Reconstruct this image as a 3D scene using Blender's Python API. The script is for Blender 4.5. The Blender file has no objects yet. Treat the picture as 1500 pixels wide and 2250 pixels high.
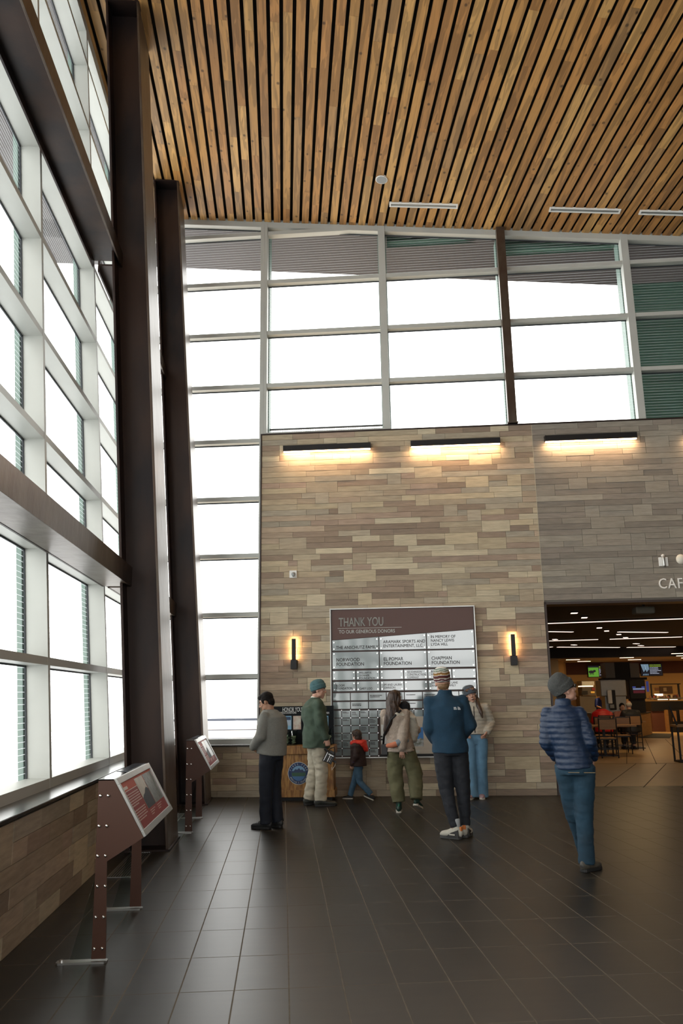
import bpy, bmesh, math, random
from mathutils import Vector, Matrix, noise
from math import sin, cos, pi, radians as R
rnd = random.Random(7)
S = bpy.context.scene
COL = S.collection

# ---------------------------------------------------------------- camera
F_PX, PITCH, ROLL, YAW, EYE = 1770.5, 12.873, -0.879, 4.229, 1.591
_fw = Vector((sin(R(YAW))*cos(R(PITCH)), cos(R(YAW))*cos(R(PITCH)), sin(R(PITCH))))
_rt = Vector((cos(R(YAW)), -sin(R(YAW)), 0)); _up = _rt.cross(_fw)
CR = cos(R(ROLL))*_rt + sin(R(ROLL))*_up
CU = -sin(R(ROLL))*_rt + cos(R(ROLL))*_up
CP = Vector((0, 0, EYE))
cd = bpy.data.cameras.new('camera'); cam = bpy.data.objects.new('camera', cd); COL.objects.link(cam)
cd.sensor_fit = 'VERTICAL'; cd.sensor_height = 36.0; cd.lens = 36.0*F_PX/2250.0
cd.clip_start = 0.05; cd.clip_end = 400
M3 = Matrix((CR, CU, -_fw)).transposed()
cam.matrix_world = Matrix.Translation(CP) @ M3.to_4x4()
S.camera = cam

# ---------------------------------------------------------------- world, exposure
S.view_settings.view_transform = 'Standard'; S.view_settings.look = 'None'
S.view_settings.gamma = 1.0; S.view_settings.use_curve_mapping = False
S.view_settings.exposure = 0.0
S.cycles.use_denoising = True
S.cycles.max_bounces = 10; S.cycles.diffuse_bounces = 5; S.cycles.transparent_max_bounces = 24
S.cycles.sample_clamp_indirect = 6.0
W = bpy.data.worlds.new('fog_sky'); S.world = W; W.use_nodes = True
bg = W.node_tree.nodes['Background']
bg.inputs['Color'].default_value = (1.0, 0.995, 0.975, 1); bg.inputs['Strength'].default_value = 4.6

# ---------------------------------------------------------------- pixel -> place helpers
def ray(x, y): return _fw + CR*((x-750)/F_PX) - CU*((y-1125)/F_PX)
def flo(x, y, z=0.0):
    d = ray(x, y); return CP + d*((z-EYE)/d.z)
W0 = Vector((-1.178, 14.093, 0)); WD = Vector((0.98856, -0.15086, 0)).normalized()
WN = Vector((WD.y, -WD.x, 0))             # out of the stone wall, toward the hall
def wal(x, y, off=0.0):                   # (u, z) of a pixel on the plane parallel to the back wall
    d = ray(x, y); p = W0 + WN*off; q = CP + d*((p-CP).dot(WN)/d.dot(WN))
    return (q-W0).dot(WD), q.z
WM = Matrix(((WD.x, -WN.x, 0, W0.x), (WD.y, -WN.y, 0, W0.y), (0, 0, 1, 0), (0, 0, 0, 1)))  # local x=u, -y = toward hall
def WT(u, off, z): return WM @ Matrix.Translation((u, -off, z))
TL = math.tan(R(4.6))
def LW(o, y, z): return Vector((-1.98-(z-.87)*TL-o, y, z))     # canted left glazing: o = depth outward
def CZ(x, y): return 10.738 - .10967*(x+1.994) - .028*(y-14.217)  # ceiling height
def wy(x, off=0.0): return 14.093 - .15261*(x+1.178) - off*1.0116   # y of the back wall face at x

# ---------------------------------------------------------------- materials
def mat(name, col, rough=.6, metal=0.0, var=0.0, vscale=4.0, bump=0.0, bscale=60.0, stretch=(1, 1, 1), col2=None,
        emit=None, estr=0.0, spec=.5, attr=False, sheen=0.0, coat=0.0):
    m = bpy.data.materials.new(name); m.use_nodes = True; nt = m.node_tree; N = nt.nodes; L = nt.links
    b = N['Principled BSDF']
    b.inputs['Roughness'].default_value = rough; b.inputs['Metallic'].default_value = metal
    b.inputs['Specular IOR Level'].default_value = spec
    if sheen: b.inputs['Sheen Weight'].default_value = sheen
    if coat: b.inputs['Coat Weight'].default_value = coat; b.inputs['Coat Roughness'].default_value = .08
    c = (*col, 1); b.inputs['Base Color'].default_value = c
    tc = N.new('ShaderNodeTexCoord'); mp = N.new('ShaderNodeMapping'); mp.inputs['Scale'].default_value = stretch
    L.new(tc.outputs['Object'], mp.inputs['Vector'])
    if attr or var or col2:
        base = None
        if attr:
            a = N.new('ShaderNodeVertexColor'); a.layer_name = 'tone'; base = a.outputs['Color']
        mx = N.new('ShaderNodeMix'); mx.data_type = 'RGBA'; mx.blend_type = 'MIX' if col2 else 'MULTIPLY'
        nz = N.new('ShaderNodeTexNoise'); nz.inputs['Scale'].default_value = vscale; nz.inputs['Detail'].default_value = 6
        L.new(mp.outputs['Vector'], nz.inputs['Vector'])
        if col2:
            rp = N.new('ShaderNodeMapRange'); rp.inputs['From Min'].default_value = .38; rp.inputs['From Max'].default_value = .62
            L.new(nz.outputs['Fac'], rp.inputs['Value']); L.new(rp.outputs['Result'], mx.inputs['Factor'])
            mx.inputs['A'].default_value = c; mx.inputs['B'].default_value = (*col2, 1)
        else:
            mx.inputs['Factor'].default_value = 1.0
            mx.inputs['A'].default_value = c
            if base: L.new(base, mx.inputs['A'])
            rp = N.new('ShaderNodeMapRange'); rp.inputs['From Min'].default_value = .3; rp.inputs['From Max'].default_value = .7
            rp.inputs['To Min'].default_value = 1-var; rp.inputs['To Max'].default_value = 1+var
            L.new(nz.outputs['Fac'], rp.inputs['Value'])
            cb = N.new('ShaderNodeCombineColor')
            for k in ('Red', 'Green', 'Blue'): L.new(rp.outputs['Result'], cb.inputs[k])
            L.new(cb.outputs['Color'], mx.inputs['B'])
        L.new(mx.outputs['Result'], b.inputs['Base Color'])
    if bump:
        n2 = N.new('ShaderNodeTexNoise'); n2.inputs['Scale'].default_value = bscale; n2.inputs['Detail'].default_value = 4
        L.new(mp.outputs['Vector'], n2.inputs['Vector'])
        bp = N.new('ShaderNodeBump'); bp.inputs['Strength'].default_value = bump; bp.inputs['Distance'].default_value = .01
        L.new(n2.outputs['Fac'], bp.inputs['Height']); L.new(bp.outputs['Normal'], b.inputs['Normal'])
    if emit:
        b.inputs['Emission Color'].default_value = (*emit, 1); b.inputs['Emission Strength'].default_value = estr
    return m
def glassmat(name, tint=(.93, .97, .95), frit=0.0, gloss=.3):
    m = bpy.data.materials.new(name); m.use_nodes = True; nt = m.node_tree; N = nt.nodes; L = nt.links
    for n in list(N):
        if n.type == 'BSDF_PRINCIPLED': N.remove(n)
    out = N['Material Output']
    tr = N.new('ShaderNodeBsdfTransparent'); tr.inputs['Color'].default_value = (*tint, 1)
    gl = N.new('ShaderNodeBsdfGlossy'); gl.inputs['Roughness'].default_value = .02
    lw = N.new('ShaderNodeFresnel'); lw.inputs['IOR'].default_value = 1.45
    ml = N.new('ShaderNodeMath'); ml.operation = 'MULTIPLY'; ml.inputs[1].default_value = gloss
    L.new(lw.outputs[0], ml.inputs[0])
    mx = N.new('ShaderNodeMixShader'); L.new(ml.outputs[0], mx.inputs[0]); L.new(tr.outputs[0], mx.inputs[1]); L.new(gl.outputs[0], mx.inputs[2])
    last = mx.outputs[0]
    if frit:
        tc = N.new('ShaderNodeTexCoord'); sp = N.new('ShaderNodeSeparateXYZ'); L.new(tc.outputs['Object'], sp.inputs[0])
        md = N.new('ShaderNodeMath'); md.operation = 'MODULO'; md.inputs[1].default_value = .052; L.new(sp.outputs['Z'], md.inputs[0])
        lt = N.new('ShaderNodeMath'); lt.operation = 'LESS_THAN'; lt.inputs[1].default_value = frit; L.new(md.outputs[0], lt.inputs[0])
        df = N.new('ShaderNodeBsdfDiffuse'); df.inputs['Color'].default_value = (.5, .52, .54, 1)
        tl = N.new('ShaderNodeBsdfTranslucent'); tl.inputs['Color'].default_value = (.55, .58, .6, 1)
        ad = N.new('ShaderNodeMixShader'); ad.inputs[0].default_value = .6; L.new(df.outputs[0], ad.inputs[1]); L.new(tl.outputs[0], ad.inputs[2])
        m2 = N.new('ShaderNodeMixShader'); L.new(lt.outputs[0], m2.inputs[0]); L.new(last, m2.inputs[1]); L.new(ad.outputs[0], m2.inputs[2])
        last = m2.outputs[0]
    L.new(last, out.inputs['Surface'])
    return m

# ---------------------------------------------------------------- mesh helpers
def NB(): return bmesh.new()
def vf(bm, pts, f=None):
    return [bm.verts.new(f(*p) if f else p) for p in pts]
def box(bm, x0, x1, y0, y1, z0, z1, f=None, M=None):
    P = [(x0, y0, z0), (x1, y0, z0), (x1, y1, z0), (x0, y1, z0), (x0, y0, z1), (x1, y0, z1), (x1, y1, z1), (x0, y1, z1)]
    if M is not None: P = [M @ Vector(p) for p in P]
    v = vf(bm, P, f)
    fs = [bm.faces.new([v[i] for i in q]) for q in ((0, 3, 2, 1), (4, 5, 6, 7), (0, 1, 5, 4), (1, 2, 6, 5), (2, 3, 7, 6), (3, 0, 4, 7))]
    return fs
def extr(bm, poly, vec):
    vec = Vector(vec); a = [bm.verts.new(p) for p in poly]; b = [bm.verts.new(Vector(p)+vec) for p in poly]; n = len(a)
    bm.faces.new(a); bm.faces.new(list(reversed(b)))
    for i in range(n): bm.faces.new([a[i], b[i], b[(i+1) % n], a[(i+1) % n]])
def cyl(bm, p0, p1, r, n=16, r2=None):
    loft(bm, [p0, p1], [r, r if r2 is None else r2], n, round_caps=False)
def loft(bm, pts, rads, n=14, ref=(0, 1, 0), round_caps=True):
    pts = [Vector(p) for p in pts]; ref = Vector(ref); rings = []
    rr = [(r, r) if not isinstance(r, (tuple, list)) else r for r in rads]
    if round_caps:
        t0 = (pts[0]-pts[1]).normalized(); t1 = (pts[-1]-pts[-2]).normalized()
        m0, m1 = min(rr[0]), min(rr[-1])
        P = [pts[0]+t0*m0*.85, pts[0]+t0*m0*.5]+pts+[pts[-1]+t1*m1*.5, pts[-1]+t1*m1*.85]
        Q = [tuple(a*.5 for a in rr[0]), tuple(a*.85 for a in rr[0])]+rr+[tuple(a*.85 for a in rr[-1]), tuple(a*.5 for a in rr[-1])]
    else: P, Q = pts, rr
    for i, p in enumerate(P):
        t = (P[min(i+1, len(P)-1)]-P[max(i-1, 0)]).normalized()
        s = t.cross(ref)
        if s.length < 1e-3: s = t.cross(Vector((1, 0, 0)))
        s.normalize(); f = s.cross(t).normalized()
        rings.append([bm.verts.new(p + s*(Q[i][0]*cos(2*pi*k/n)) + f*(Q[i][1]*sin(2*pi*k/n))) for k in range(n)])
    for a, b in zip(rings, rings[1:]):
        for k in range(n): bm.faces.new([a[k], a[(k+1) % n], b[(k+1) % n], b[k]])
    bm.faces.new(list(reversed(rings[0]))); bm.faces.new(rings[-1])
def ell(bm, c, r, M=None, seg=16):
    X = Matrix.Translation(c) @ Matrix.Diagonal((*r, 1))
    if M is not None: X = M @ X
    bmesh.ops.create_uvsphere(bm, u_segments=seg, v_segments=seg//2+2, radius=1, matrix=X)
def mk(name, bm, m, parent=None, smooth=False, bev=0.0, M=None, fix=True):
    if fix: bmesh.ops.recalc_face_normals(bm, faces=bm.faces)
    me = bpy.data.meshes.new(name); bm.to_mesh(me); bm.free()
    return mko(name, me, m, parent, smooth, bev, M)
def mko(name, me, m, parent=None, smooth=False, bev=0.0, M=None):
    for x in (m if isinstance(m, (list, tuple)) else [m]): me.materials.append(x)
    o = bpy.data.objects.new(name, me); COL.objects.link(o)
    if parent is not None: o.parent = parent
    if M is not None: o.matrix_local = M
    if smooth:
        for p in me.polygons: p.use_smooth = True
    if bev:
        b = o.modifiers.new('bevel', 'BEVEL'); b.width = bev; b.segments = 2; b.limit_method = 'ANGLE'; b.angle_limit = R(40)
    return o
def tag(o, label, cat, group=None, kind=None):
    o['label'] = label; o['category'] = cat
    if group: o['group'] = group
    if kind: o['kind'] = kind
    return o
def struct(name, bm, m, parent=None, **k):
    o = mk(name, bm, m, parent, **k)
    if parent is None: o['kind'] = 'structure'
    return o
def thing(name, label, cat, M=None, group=None):
    o = bpy.data.objects.new(name, None); COL.objects.link(o); o.empty_display_size = .1
    if M is not None: o.matrix_world = M
    return tag(o, label, cat, group)
def copy_tree(o, parent=None):
    c = o.copy(); COL.objects.link(c)
    if parent is not None: c.parent = parent
    for ch in [x for x in list(COL.objects) if x.parent is o]: copy_tree(ch, c)
    return c
def T(x, y, z): return Matrix.Translation((x, y, z))
def RZ(a): return Matrix.Rotation(R(a), 4, 'Z')
def RX(a): return Matrix.Rotation(R(a), 4, 'X')
def RY(a): return Matrix.Rotation(R(a), 4, 'Y')
_fc = {}
def textmesh(s, size, sx=1.0, ext=.002, align='LEFT', bold=0.0, space=1.0):
    k = (s, size, sx, ext, align, bold)
    cu = bpy.data.curves.new('lettering', 'FONT'); cu.body = s; cu.size = size; cu.extrude = ext; cu.align_x = align
    cu.resolution_u = 3; cu.space_line = .95; cu.space_character = space
    o = bpy.data.objects.new('tmp', cu); COL.objects.link(o)
    bpy.context.view_layer.update()
    me = bpy.data.meshes.new_from_object(o.evaluated_get(bpy.context.evaluated_depsgraph_get()))
    bpy.data.objects.remove(o); bpy.data.curves.remove(cu)
    me.transform(Matrix.Diagonal((sx, 1, 1, 1)))
    if bold:                                   # heavier strokes: the outline again a hair to each side
        b = bmesh.new()
        for dx, dy in ((-bold, 0), (bold, 0), (0, bold), (0, -bold)):
            c = me.copy(); c.transform(Matrix.Translation((dx, dy, 0))); b.from_mesh(c); bpy.data.meshes.remove(c)
        b.to_mesh(me); b.free()
    me.transform(RX(90))
    return me
def text(s, size, m, M, parent, sx=1.0, ext=.002, align='LEFT', bold=0.0, name='lettering', space=1.0):
    me = textmesh(s, size, sx, ext, align, bold, space); me.materials.clear()
    return mko(name, me, m, parent, M=M)
# ================================================================= the room
m_mull = mat('pale_aluminium', (.47, .482, .45), .45, .15, var=.04, vscale=2)
m_cap = mat('green_grey_cap', (.15, .23, .2), .5)
m_gasket = mat('black_gasket', (.02, .025, .03), .6)
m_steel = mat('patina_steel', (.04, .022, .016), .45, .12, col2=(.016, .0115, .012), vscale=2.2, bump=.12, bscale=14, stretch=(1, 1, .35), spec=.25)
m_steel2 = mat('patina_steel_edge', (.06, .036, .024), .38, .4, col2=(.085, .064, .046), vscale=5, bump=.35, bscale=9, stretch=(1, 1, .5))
m_sill = mat('dark_sill_stone', (.03, .028, .025), .22, var=.3, vscale=3, bump=.05, bscale=5)
m_black = mat('black_metal', (.012, .011, .011), .45, .4)
m_trimbrown = mat('dark_bronze_trim', (.03, .018, .014), .4, .4)
m_mortar = mat('mortar', (.13, .115, .095), .9)
m_glass_l = glassmat('window_glass', (.955, .97, .96), .004)
m_glass_b = glassmat('clerestory_glass', (.96, .97, .96), .0035)

def stone_wall(name, M, u0, u1, z0, z1, holes=(), ch=.1, seed=1, grey=0.0, parent=None, dark=1.0, split=None):
    """ashlar of long thin stones; every stone is a real slab with its own tone"""
    r = random.Random(seed); rows = int(round((z1-z0)/ch)); h = (z1-z0)/rows; cw = .08; cols = int((u1-u0)/cw)
    occ = [[False]*cols for _ in range(rows)]; st = []
    def blocked(i, j):
        zc = z0+(i+.5)*h; uc = u0+(j+.5)*cw
        return any(a < uc < b and c < zc < d for a, b, c, d in holes)
    for i in range(rows):
        for j in range(cols):
            if blocked(i, j): occ[i][j] = True
    for _ in range(int(rows*cols*.017)):
        i = r.randrange(rows-1); w = r.choice((3, 3, 4, 5, 6, 7)); j = r.randrange(max(1, cols-w))
        if split and j*cw+u0 < split < (j+w)*cw+u0: continue
        if all(not occ[a][b] for a in (i, i+1) for b in range(j, j+w)):
            for a in (i, i+1):
                for b in range(j, j+w): occ[a][b] = True
            st.append((i, i+2, j, j+w, 1))
    for i in range(rows):
        j = 0
        while j < cols:
            if occ[i][j]: j += 1; continue
            w = r.choice((4, 5, 6, 7, 8, 9, 10, 12, 14)); k = j
            while k < cols and not occ[i][k] and k-j < w:
                if split and k > j and abs(u0+k*cw-split) < cw*.5: break
                k += 1
            if k < cols and not occ[i][k] and (k+1 >= cols or occ[i][k+1]): k += 1
            for b in range(j, k): occ[i][b] = True
            st.append((i, i+1, j, k, 0)); j = k
    bm = NB(); cl = bm.loops.layers.float_color.new('tone')
    pal = [(.31, .25, .16), (.28, .222, .145), (.245, .185, .12), (.2, .143, .094), (.285, .237, .165), (.38, .32, .21), (.18, .13, .088), (.25, .215, .155), (.34, .275, .17), (.225, .16, .108), (.3, .225, .15), (.26, .185, .13)]
    g = .0022; sj = [r.uniform(-cw*.4, cw*.4) for _ in range(cols+1)]
    for i0, i1, j0, j1, big in st:
        c = r.choice(pal if not big else [pal[0], pal[5], pal[4], pal[8], pal[1]])
        if r.random() < .06: c = (.34, .265, .165)
        k = r.uniform(.9, 1.1)*dark*1.36*(.8 if split and u0+(j0+.5)*cw > split else 1); gr = grey if not split else (.45 if u0+(j0+.5)*cw > split else grey)
        lum = (c[0]+c[1]+c[2])/3; c = tuple(v*.86+lum*.14*(1.05, 1, .95)[q] for q, v in enumerate(c)); c = [(v*(1-gr)+lum*gr*(1.06, 1.0, .9)[q])*k for q, v in enumerate(c)]
        if split and gr > .3:
            mnv = .205*dark; c = [v*.5+mnv*.5*(1.12, 1.0, .82)[q] for q, v in enumerate(c)]
        ua = u0+j0*cw+(0 if j0 == 0 or big else sj[j0]*0)+g; ub = u0+j1*cw-g if j1 < cols else u1
        if i1 == rows: zt = z1
        else: zt = z0+i1*h
        d = r.uniform(.004, .010)
        for f in box(bm, ua, ub, -d-.01, .0, z0+i0*h+g, zt-g):
            for l in f.loops: l[cl] = (*c, 1)
    return bm

def stone_mat(name):
    m = mat(name, (.25, .2, .15), .7, var=.16, vscale=3.5, stretch=(1.2, 1, 9), attr=True, bump=.25, bscale=30)
    return m
m_stone = stone_mat('ashlar_stone')

# ---- floor: 12x24 tiles
def tile_mat(name, col, grout, tw, tl, ox, oy, rough, var, rot=0, mort=.0045, off=0.0, streak=(1, 1, 1), spec=.5):
    m = bpy.data.materials.new(name); m.use_nodes = True; nt = m.node_tree; N = nt.nodes; L = nt.links; b = N['Principled BSDF']
    tc = N.new('ShaderNodeTexCoord'); mp = N.new('ShaderNodeMapping'); mp.inputs['Location'].default_value = (-ox, -oy, 0)
    L.new(tc.outputs['Object'], mp.inputs['Vector'])
    vec = mp.outputs['Vector']
    if rot:
        vr = N.new('ShaderNodeVectorRotate'); vr.inputs['Angle'].default_value = R(rot); L.new(vec, vr.inputs['Vector']); vec = vr.outputs[0]
    br = N.new('ShaderNodeTexBrick'); br.offset = off; br.squash = 1; L.new(vec, br.inputs['Vector'])
    br.inputs['Scale'].default_value = 1; br.inputs['Brick Width'].default_value = tw; br.inputs['Row Height'].default_value = tl
    br.inputs['Mortar Size'].default_value = mort*.5; br.inputs['Mortar Smooth'].default_value = .1; br.inputs['Bias'].default_value = 0
    br.inputs['Color1'].default_value = (*[c*(1-var) for c in col], 1); br.inputs['Color2'].default_value = (*[c*(1+var) for c in col], 1)
    br.inputs['Mortar'].default_value = (*grout, 1)
    nz = N.new('ShaderNodeTexNoise'); nz.inputs['Scale'].default_value = 3; nz.inputs['Detail'].default_value = 8
    ms = N.new('ShaderNodeMapping'); ms.inputs['Scale'].default_value = streak; L.new(tc.outputs['Object'], ms.inputs['Vector']); L.new(ms.outputs[0], nz.inputs['Vector'])
    rp = N.new('ShaderNodeMapRange'); rp.inputs['From Min'].default_value = .3; rp.inputs['From Max'].default_value = .7; rp.inputs['To Min'].default_value = .82; rp.inputs['To Max'].default_value = 1.18
    L.new(nz.outputs['Fac'], rp.inputs['Value'])
    cb = N.new('ShaderNodeCombineColor')
    for k in ('Red', 'Green', 'Blue'): L.new(rp.outputs[0], cb.inputs[k])
    mx = N.new('ShaderNodeMix'); mx.data_type = 'RGBA'; mx.blend_type = 'MULTIPLY'; mx.inputs['Factor'].default_value = 1
    L.new(br.outputs['Color'], mx.inputs['A']); L.new(cb.outputs[0], mx.inputs['B']); L.new(mx.outputs['Result'], b.inputs['Base Color'])
    r2 = N.new('ShaderNodeMapRange'); r2.inputs['To Min'].default_value = rough; r2.inputs['To Max'].default_value = .85; L.new(br.outputs['Fac'], r2.inputs['Value'])
    L.new(r2.outputs[0], b.inputs['Roughness'])
    bp = N.new('ShaderNodeBump'); bp.inputs['Strength'].default_value = .35; bp.inputs['Distance'].default_value = .002; bp.invert = True
    L.new(br.outputs['Fac'], bp.inputs['Height']); L.new(bp.outputs[0], b.inputs['Normal'])
    b.inputs['Specular IOR Level'].default_value = spec
    return m
m_floor = tile_mat('charcoal_floor_tile', (.0195, .0162, .0118), (.1, .083, .06), .3048, .6096, -.2703, 5.0067, .36, .12, streak=(1, 5, 1), mort=.0085, spec=.3)
bm = NB()
e0, e1 = -4.0, 14.0      # hall floor ends one and a quarter metres behind the stone face
v = vf(bm, [(-1.9, -9, 0), (e1, -9, 0), (e1, wy(e1, -1.24), 0), (-1.9, wy(-1.9, -1.24), 0)]); bm.faces.new(v)
fl = struct('floor', bm, m_floor)
m_cfloor = tile_mat('tan_cafe_tile', (.43, .28, .135), (.3, .2, .1), 60, 60, -5, -5, .38, .0, mort=.0, streak=(1, 7, 1))
bm = NB(); v = vf(bm, [(e0, wy(e0, -1.24), -.001), (30, wy(30, -1.24), -.001), (30, 50, -.001), (e0, 50, -.001)]); bm.faces.new(v)
struct('floor_cafe', bm, m_cfloor)

# ---- back wall with the stone
TOP = 6.22; JO = 5.6; HEAD = 3.075; U1 = 13.0
bm = NB()                                     # solid core behind the stones
box(bm, .80, 5.62, 0, .32, 0, TOP-.01); box(bm, 5.62, U1, 0, .32, HEAD, TOP-.01); box(bm, 10.6, U1, 0, .32, 0, HEAD)
box(bm, -1.2, .80, 0, .32, 0, .80)
struct('wall_back', bm, m_mortar, M=WM)
bw = bpy.data.objects['wall_back']
bm = stone_wall('s', WM, .80, U1, 0.0, TOP-.012, holes=((5.62, 10.6, 0, HEAD),), seed=11, split=JO)
for v_ in bm.verts: v_.co.y *= 1
mk('stone_facing', bm, m_stone, bw, fix=True)
bm = stone_wall('s', WM, -1.1, .80, 0, .80, seed=5)
mk('stone_facing', bm, m_stone, bw)
bm = NB(); box(bm, .785, 9.99+3, -.03, .34, TOP-.012, TOP+.012); box(bm, .782, .803, -.03, .3, .8, TOP+.012)
struct('trim_1', bm, m_trimbrown, M=WM)
bm = NB(); box(bm, 5.605, 5.635, -.03, .34, 0, HEAD); box(bm, 5.605, 10.6, -.03, .34, HEAD-.04, HEAD-.005); box(bm, 5.635, 5.66, .34, 1.2, 0, 3.5)
struct('trim_2', bm, m_trimbrown, M=WM)
bm = NB(); box(bm, -1.15, .80, -.05, .3, .80, .825)
struct('trim_3', bm, m_sill, M=WM, bev=.004)
bm = NB(); box(bm, 5.595, 5.603, -.021, -.008, HEAD, TOP-.02)
struct('trim_4', bm, mat('movement_joint', (.42, .37, .27), .6), M=WM)
m_base = mat('shadow_gap', (.012, .011, .01), .7)

# ---- glazing of the back wall
BZ = [1.98+1.045*k for k in range(9)]          # tops of the rails
BZ = [1.985, 3.035, 4.065, 5.10, 6.18, 7.235, 8.28, 9.33, 10.36]
FR = -.06                                      # face of the mullions behind the stone face
def back_window(n, u0, u1, zb, rails, post_l=True):
    r = NB()
    w = .055
    def top(u): return CZ(*(W0+WD*u+WN*FR).xy)-.0
    f = None
    box(r, u0, u1, -FR, -FR+.14, zb, zb+.09)
    for z in rails:
        if z < min(top(u0), top(u1))+.06: box(r, u0, u1, -FR, -FR+.14, z-.075, z)
        elif z < max(top(u0), top(u1))-.05:
            # rail dying into the sloping head
            uu = u0 + (u1-u0)*((top(u0)-.12-z)/(top(u0)-top(u1)))
            box(r, u0, max(u0+.1, min(u1, uu+.9)), -FR, -FR+.14, z-.075, z)
    a0, a1 = top(u0), top(u1)
    extr(r, [(u0, -FR-.005, a0+.05), (u1, -FR-.005, a1+.05), (u1, -FR-.005, a1-.11), (u0, -FR-.005, a0-.11)], (0, .145, 0))
    fr = struct('window_%d' % n, r, m_mull, M=WM)
    g = NB(); vv = vf(g, [(u0, -FR+.145, zb+.05), (u1, -FR+.145, zb+.05), (u1, -FR+.145, a1), (u0, -FR+.145, a0)]); g.faces.new(vv)
    mk('glass_pane', g, m_glass_b, fr)
    k = NB()
    for z in rails:
        if z < min(a0, a1): box(k, u0, u1, -FR+.128, -FR+.142, z-.093, z-.073)
    extr(k, [(u0, -FR+.128, a0-.11), (u1, -FR+.128, a1-.11), (u1, -FR+.128, a1-.13), (u0, -FR+.128, a0-.13)], (0, .014, 0))
    mk('gasket', k, m_gasket, fr)
    return fr
MU = [.81, 3.06, 5.29, 7.54, 9.79, 12.04]
back_window(1, -1.35, .75, .83, BZ)
back_window(2, .865, 3.0, 6.19, BZ[5:]); back_window(3, 3.115, 5.22, 6.15, BZ[5:])
back_window(4, 5.36, 7.48, 6.15, BZ[5:]); back_window(5, 7.6, 9.73, 6.15, BZ[5:]); back_window(6, 9.85, 11.98, 6.15, BZ[5:])
n = 4
for i, u in enumerate(MU):
    if i == 2: continue
    n += 1; r = NB(); zt = CZ(*(W0+WD*u).xy)+.05
    box(r, u-.07, u+.06, -FR-.012, -FR+.15, .83 if i == 0 else 6.1, zt)
    if i == 0: box(r, u-.006, u-.0, -FR-.016, -FR-.01, .83, zt)
    o = struct('trim_%d' % n, r, m_mull, M=WM, bev=.003)
    k = NB(); box(k, u-.085, u+.075, -FR+.17, -FR+.40, .83 if i == 0 else 6.2, zt)
    mk('cover_cap', k, m_cap, o)
k = NB(); box(k, 5.29-.085, 5.29+.075, -FR+.17, -FR+.40, 6.2, 10.0); struct('trim_%d' % (n+1), k, m_cap, M=WM)
# rusty steel post in the clerestory
t = thing('steel_post', 'rust-brown steel post standing on the stone wall between clerestory windows', 'post', WT(5.275, 0, TOP+.012))
bm = NB(); zt = CZ(*(W0+WD*5.275).xy)-TOP-.03
box(bm, -.075, .075, -.085, .055, 0, zt); mk('post_shaft', bm, m_steel2, t, bev=.004)
bm = NB(); box(bm, -.09, .09, -.1, .055, 0, .02); mk('base_plate', bm, m_steel2, t)
# perforated screen at the foot of the second bay
m_mesh = mat('perforated_screen', (.05, .055, .055), .5, .3)
bm = NB()
for k in range(48): box(bm, .9+k*.0437, .9+k*.0437+.006, 0, .006, 0, .12)
for k in range(6): box(bm, .9, 3.0, 0, .006, .02*k, .02*k+.004)
box(bm, .88, 3.02, -.01, .02, .12, .15)
tag(mk('vent_screen', bm, m_mesh, M=WT(0, -.35, 6.3)), 'dark mesh vent screen lying low outside the clerestory above the stone wall', 'screen')

# ---- outside: soffit, green wall, snow, rocks, railing
m_soffit = mat('soffit_panel', (.036, .03, .031), .6, var=.1, vscale=1.5)
bm = NB()
def cpt(x, y, dz=0): return (x, y, CZ(x, y)+dz)
for k in range(26):                       # soffit boards, ceiling plane carried outward
    a, b_ = -5.45+k*.7, -5.45+(k+1)*.7
    P = []
    for (x, off) in ((a, .22), (b_, .22), (b_, 1.84), (a, 1.84)): y = wy(x, -off); P.append(cpt(x, y, .02))
    extr(bm, P, (0, 0, .12))
sf = struct('ceiling_soffit', bm, m_soffit)
bm = NB()
for k in range(35):
    a, b_ = -9+k*.7, -9+(k+1)*.7
    P = [cpt(x, y, .02) for x, y in ((-3.0, a), (-3.0, b_), (-5.45, b_), (-5.45, a))]
    extr(bm, P, (0, 0, .12))
mk('soffit_side', bm, m_soffit, sf)
def corrug_mat(name, c, pitch):
    m = mat(name, c, .5, .1); N = m.node_tree.nodes; L = m.node_tree.links
    return m
m_green = corrug_mat('green_corrugated_metal', (.095, .18, .14), .1)
def corrugated(bm, u0, u1, y, z0, z1, p=.115, a=.022):
    n = int((z1-z0)/p*8); prev = None
    for i in range(n+1):
        z = z0+(z1-z0)*i/n; d = a*sin(2*pi*z/p)
        cur = [bm.verts.new((u0, y+d, z)), bm.verts.new((u1, y+d, z))]
        if prev: bm.faces.new([prev[0], prev[1], cur[1], cur[0]])
        prev = cur
    c0 = vf(bm, [(u0, y+.1, z0), (u1, y+.1, z0), (u1, y+.1, z1), (u0, y+.1, z1)]); bm.faces.new(c0)
bm = NB(); corrugated(bm, 7.8, 12.5, .95, 4.0, 9.32)
struct('wall_outside', bm, m_green, M=WM, smooth=True, fix=False)
bm = NB(); corrugated(bm, 3.15, 5.2, .42, 10.14, 10.42, a=.03); corrugated(bm, 5.4, 7.45, .42, 9.82, 10.3, a=.03)
struct('trim_20', bm, m_green, M=WM, smooth=True, fix=False)
m_snow = mat('snow', (.93, .94, .96), .8, var=.03, vscale=.6)
bm = NB(); bmesh.ops.create_grid(bm, x_segments=60, y_segments=60, size=60, matrix=T(-40, 40, -.35))
for v_ in bm.verts:
    v_.co.z += .35*noise.noise(v_.co*.12)-.1
    if v_.co.x > -2.6 and v_.co.y < 17: v_.co.z = -.6
struct('ground', bm, m_snow, smooth=True)
bm = NB(); bmesh.ops.create_icosphere(bm, subdivisions=4, radius=1, matrix=T(.45, 17.0, .05) @ Matrix.Diagonal((1.35, 1.0, 1.05, 1)))
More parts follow.
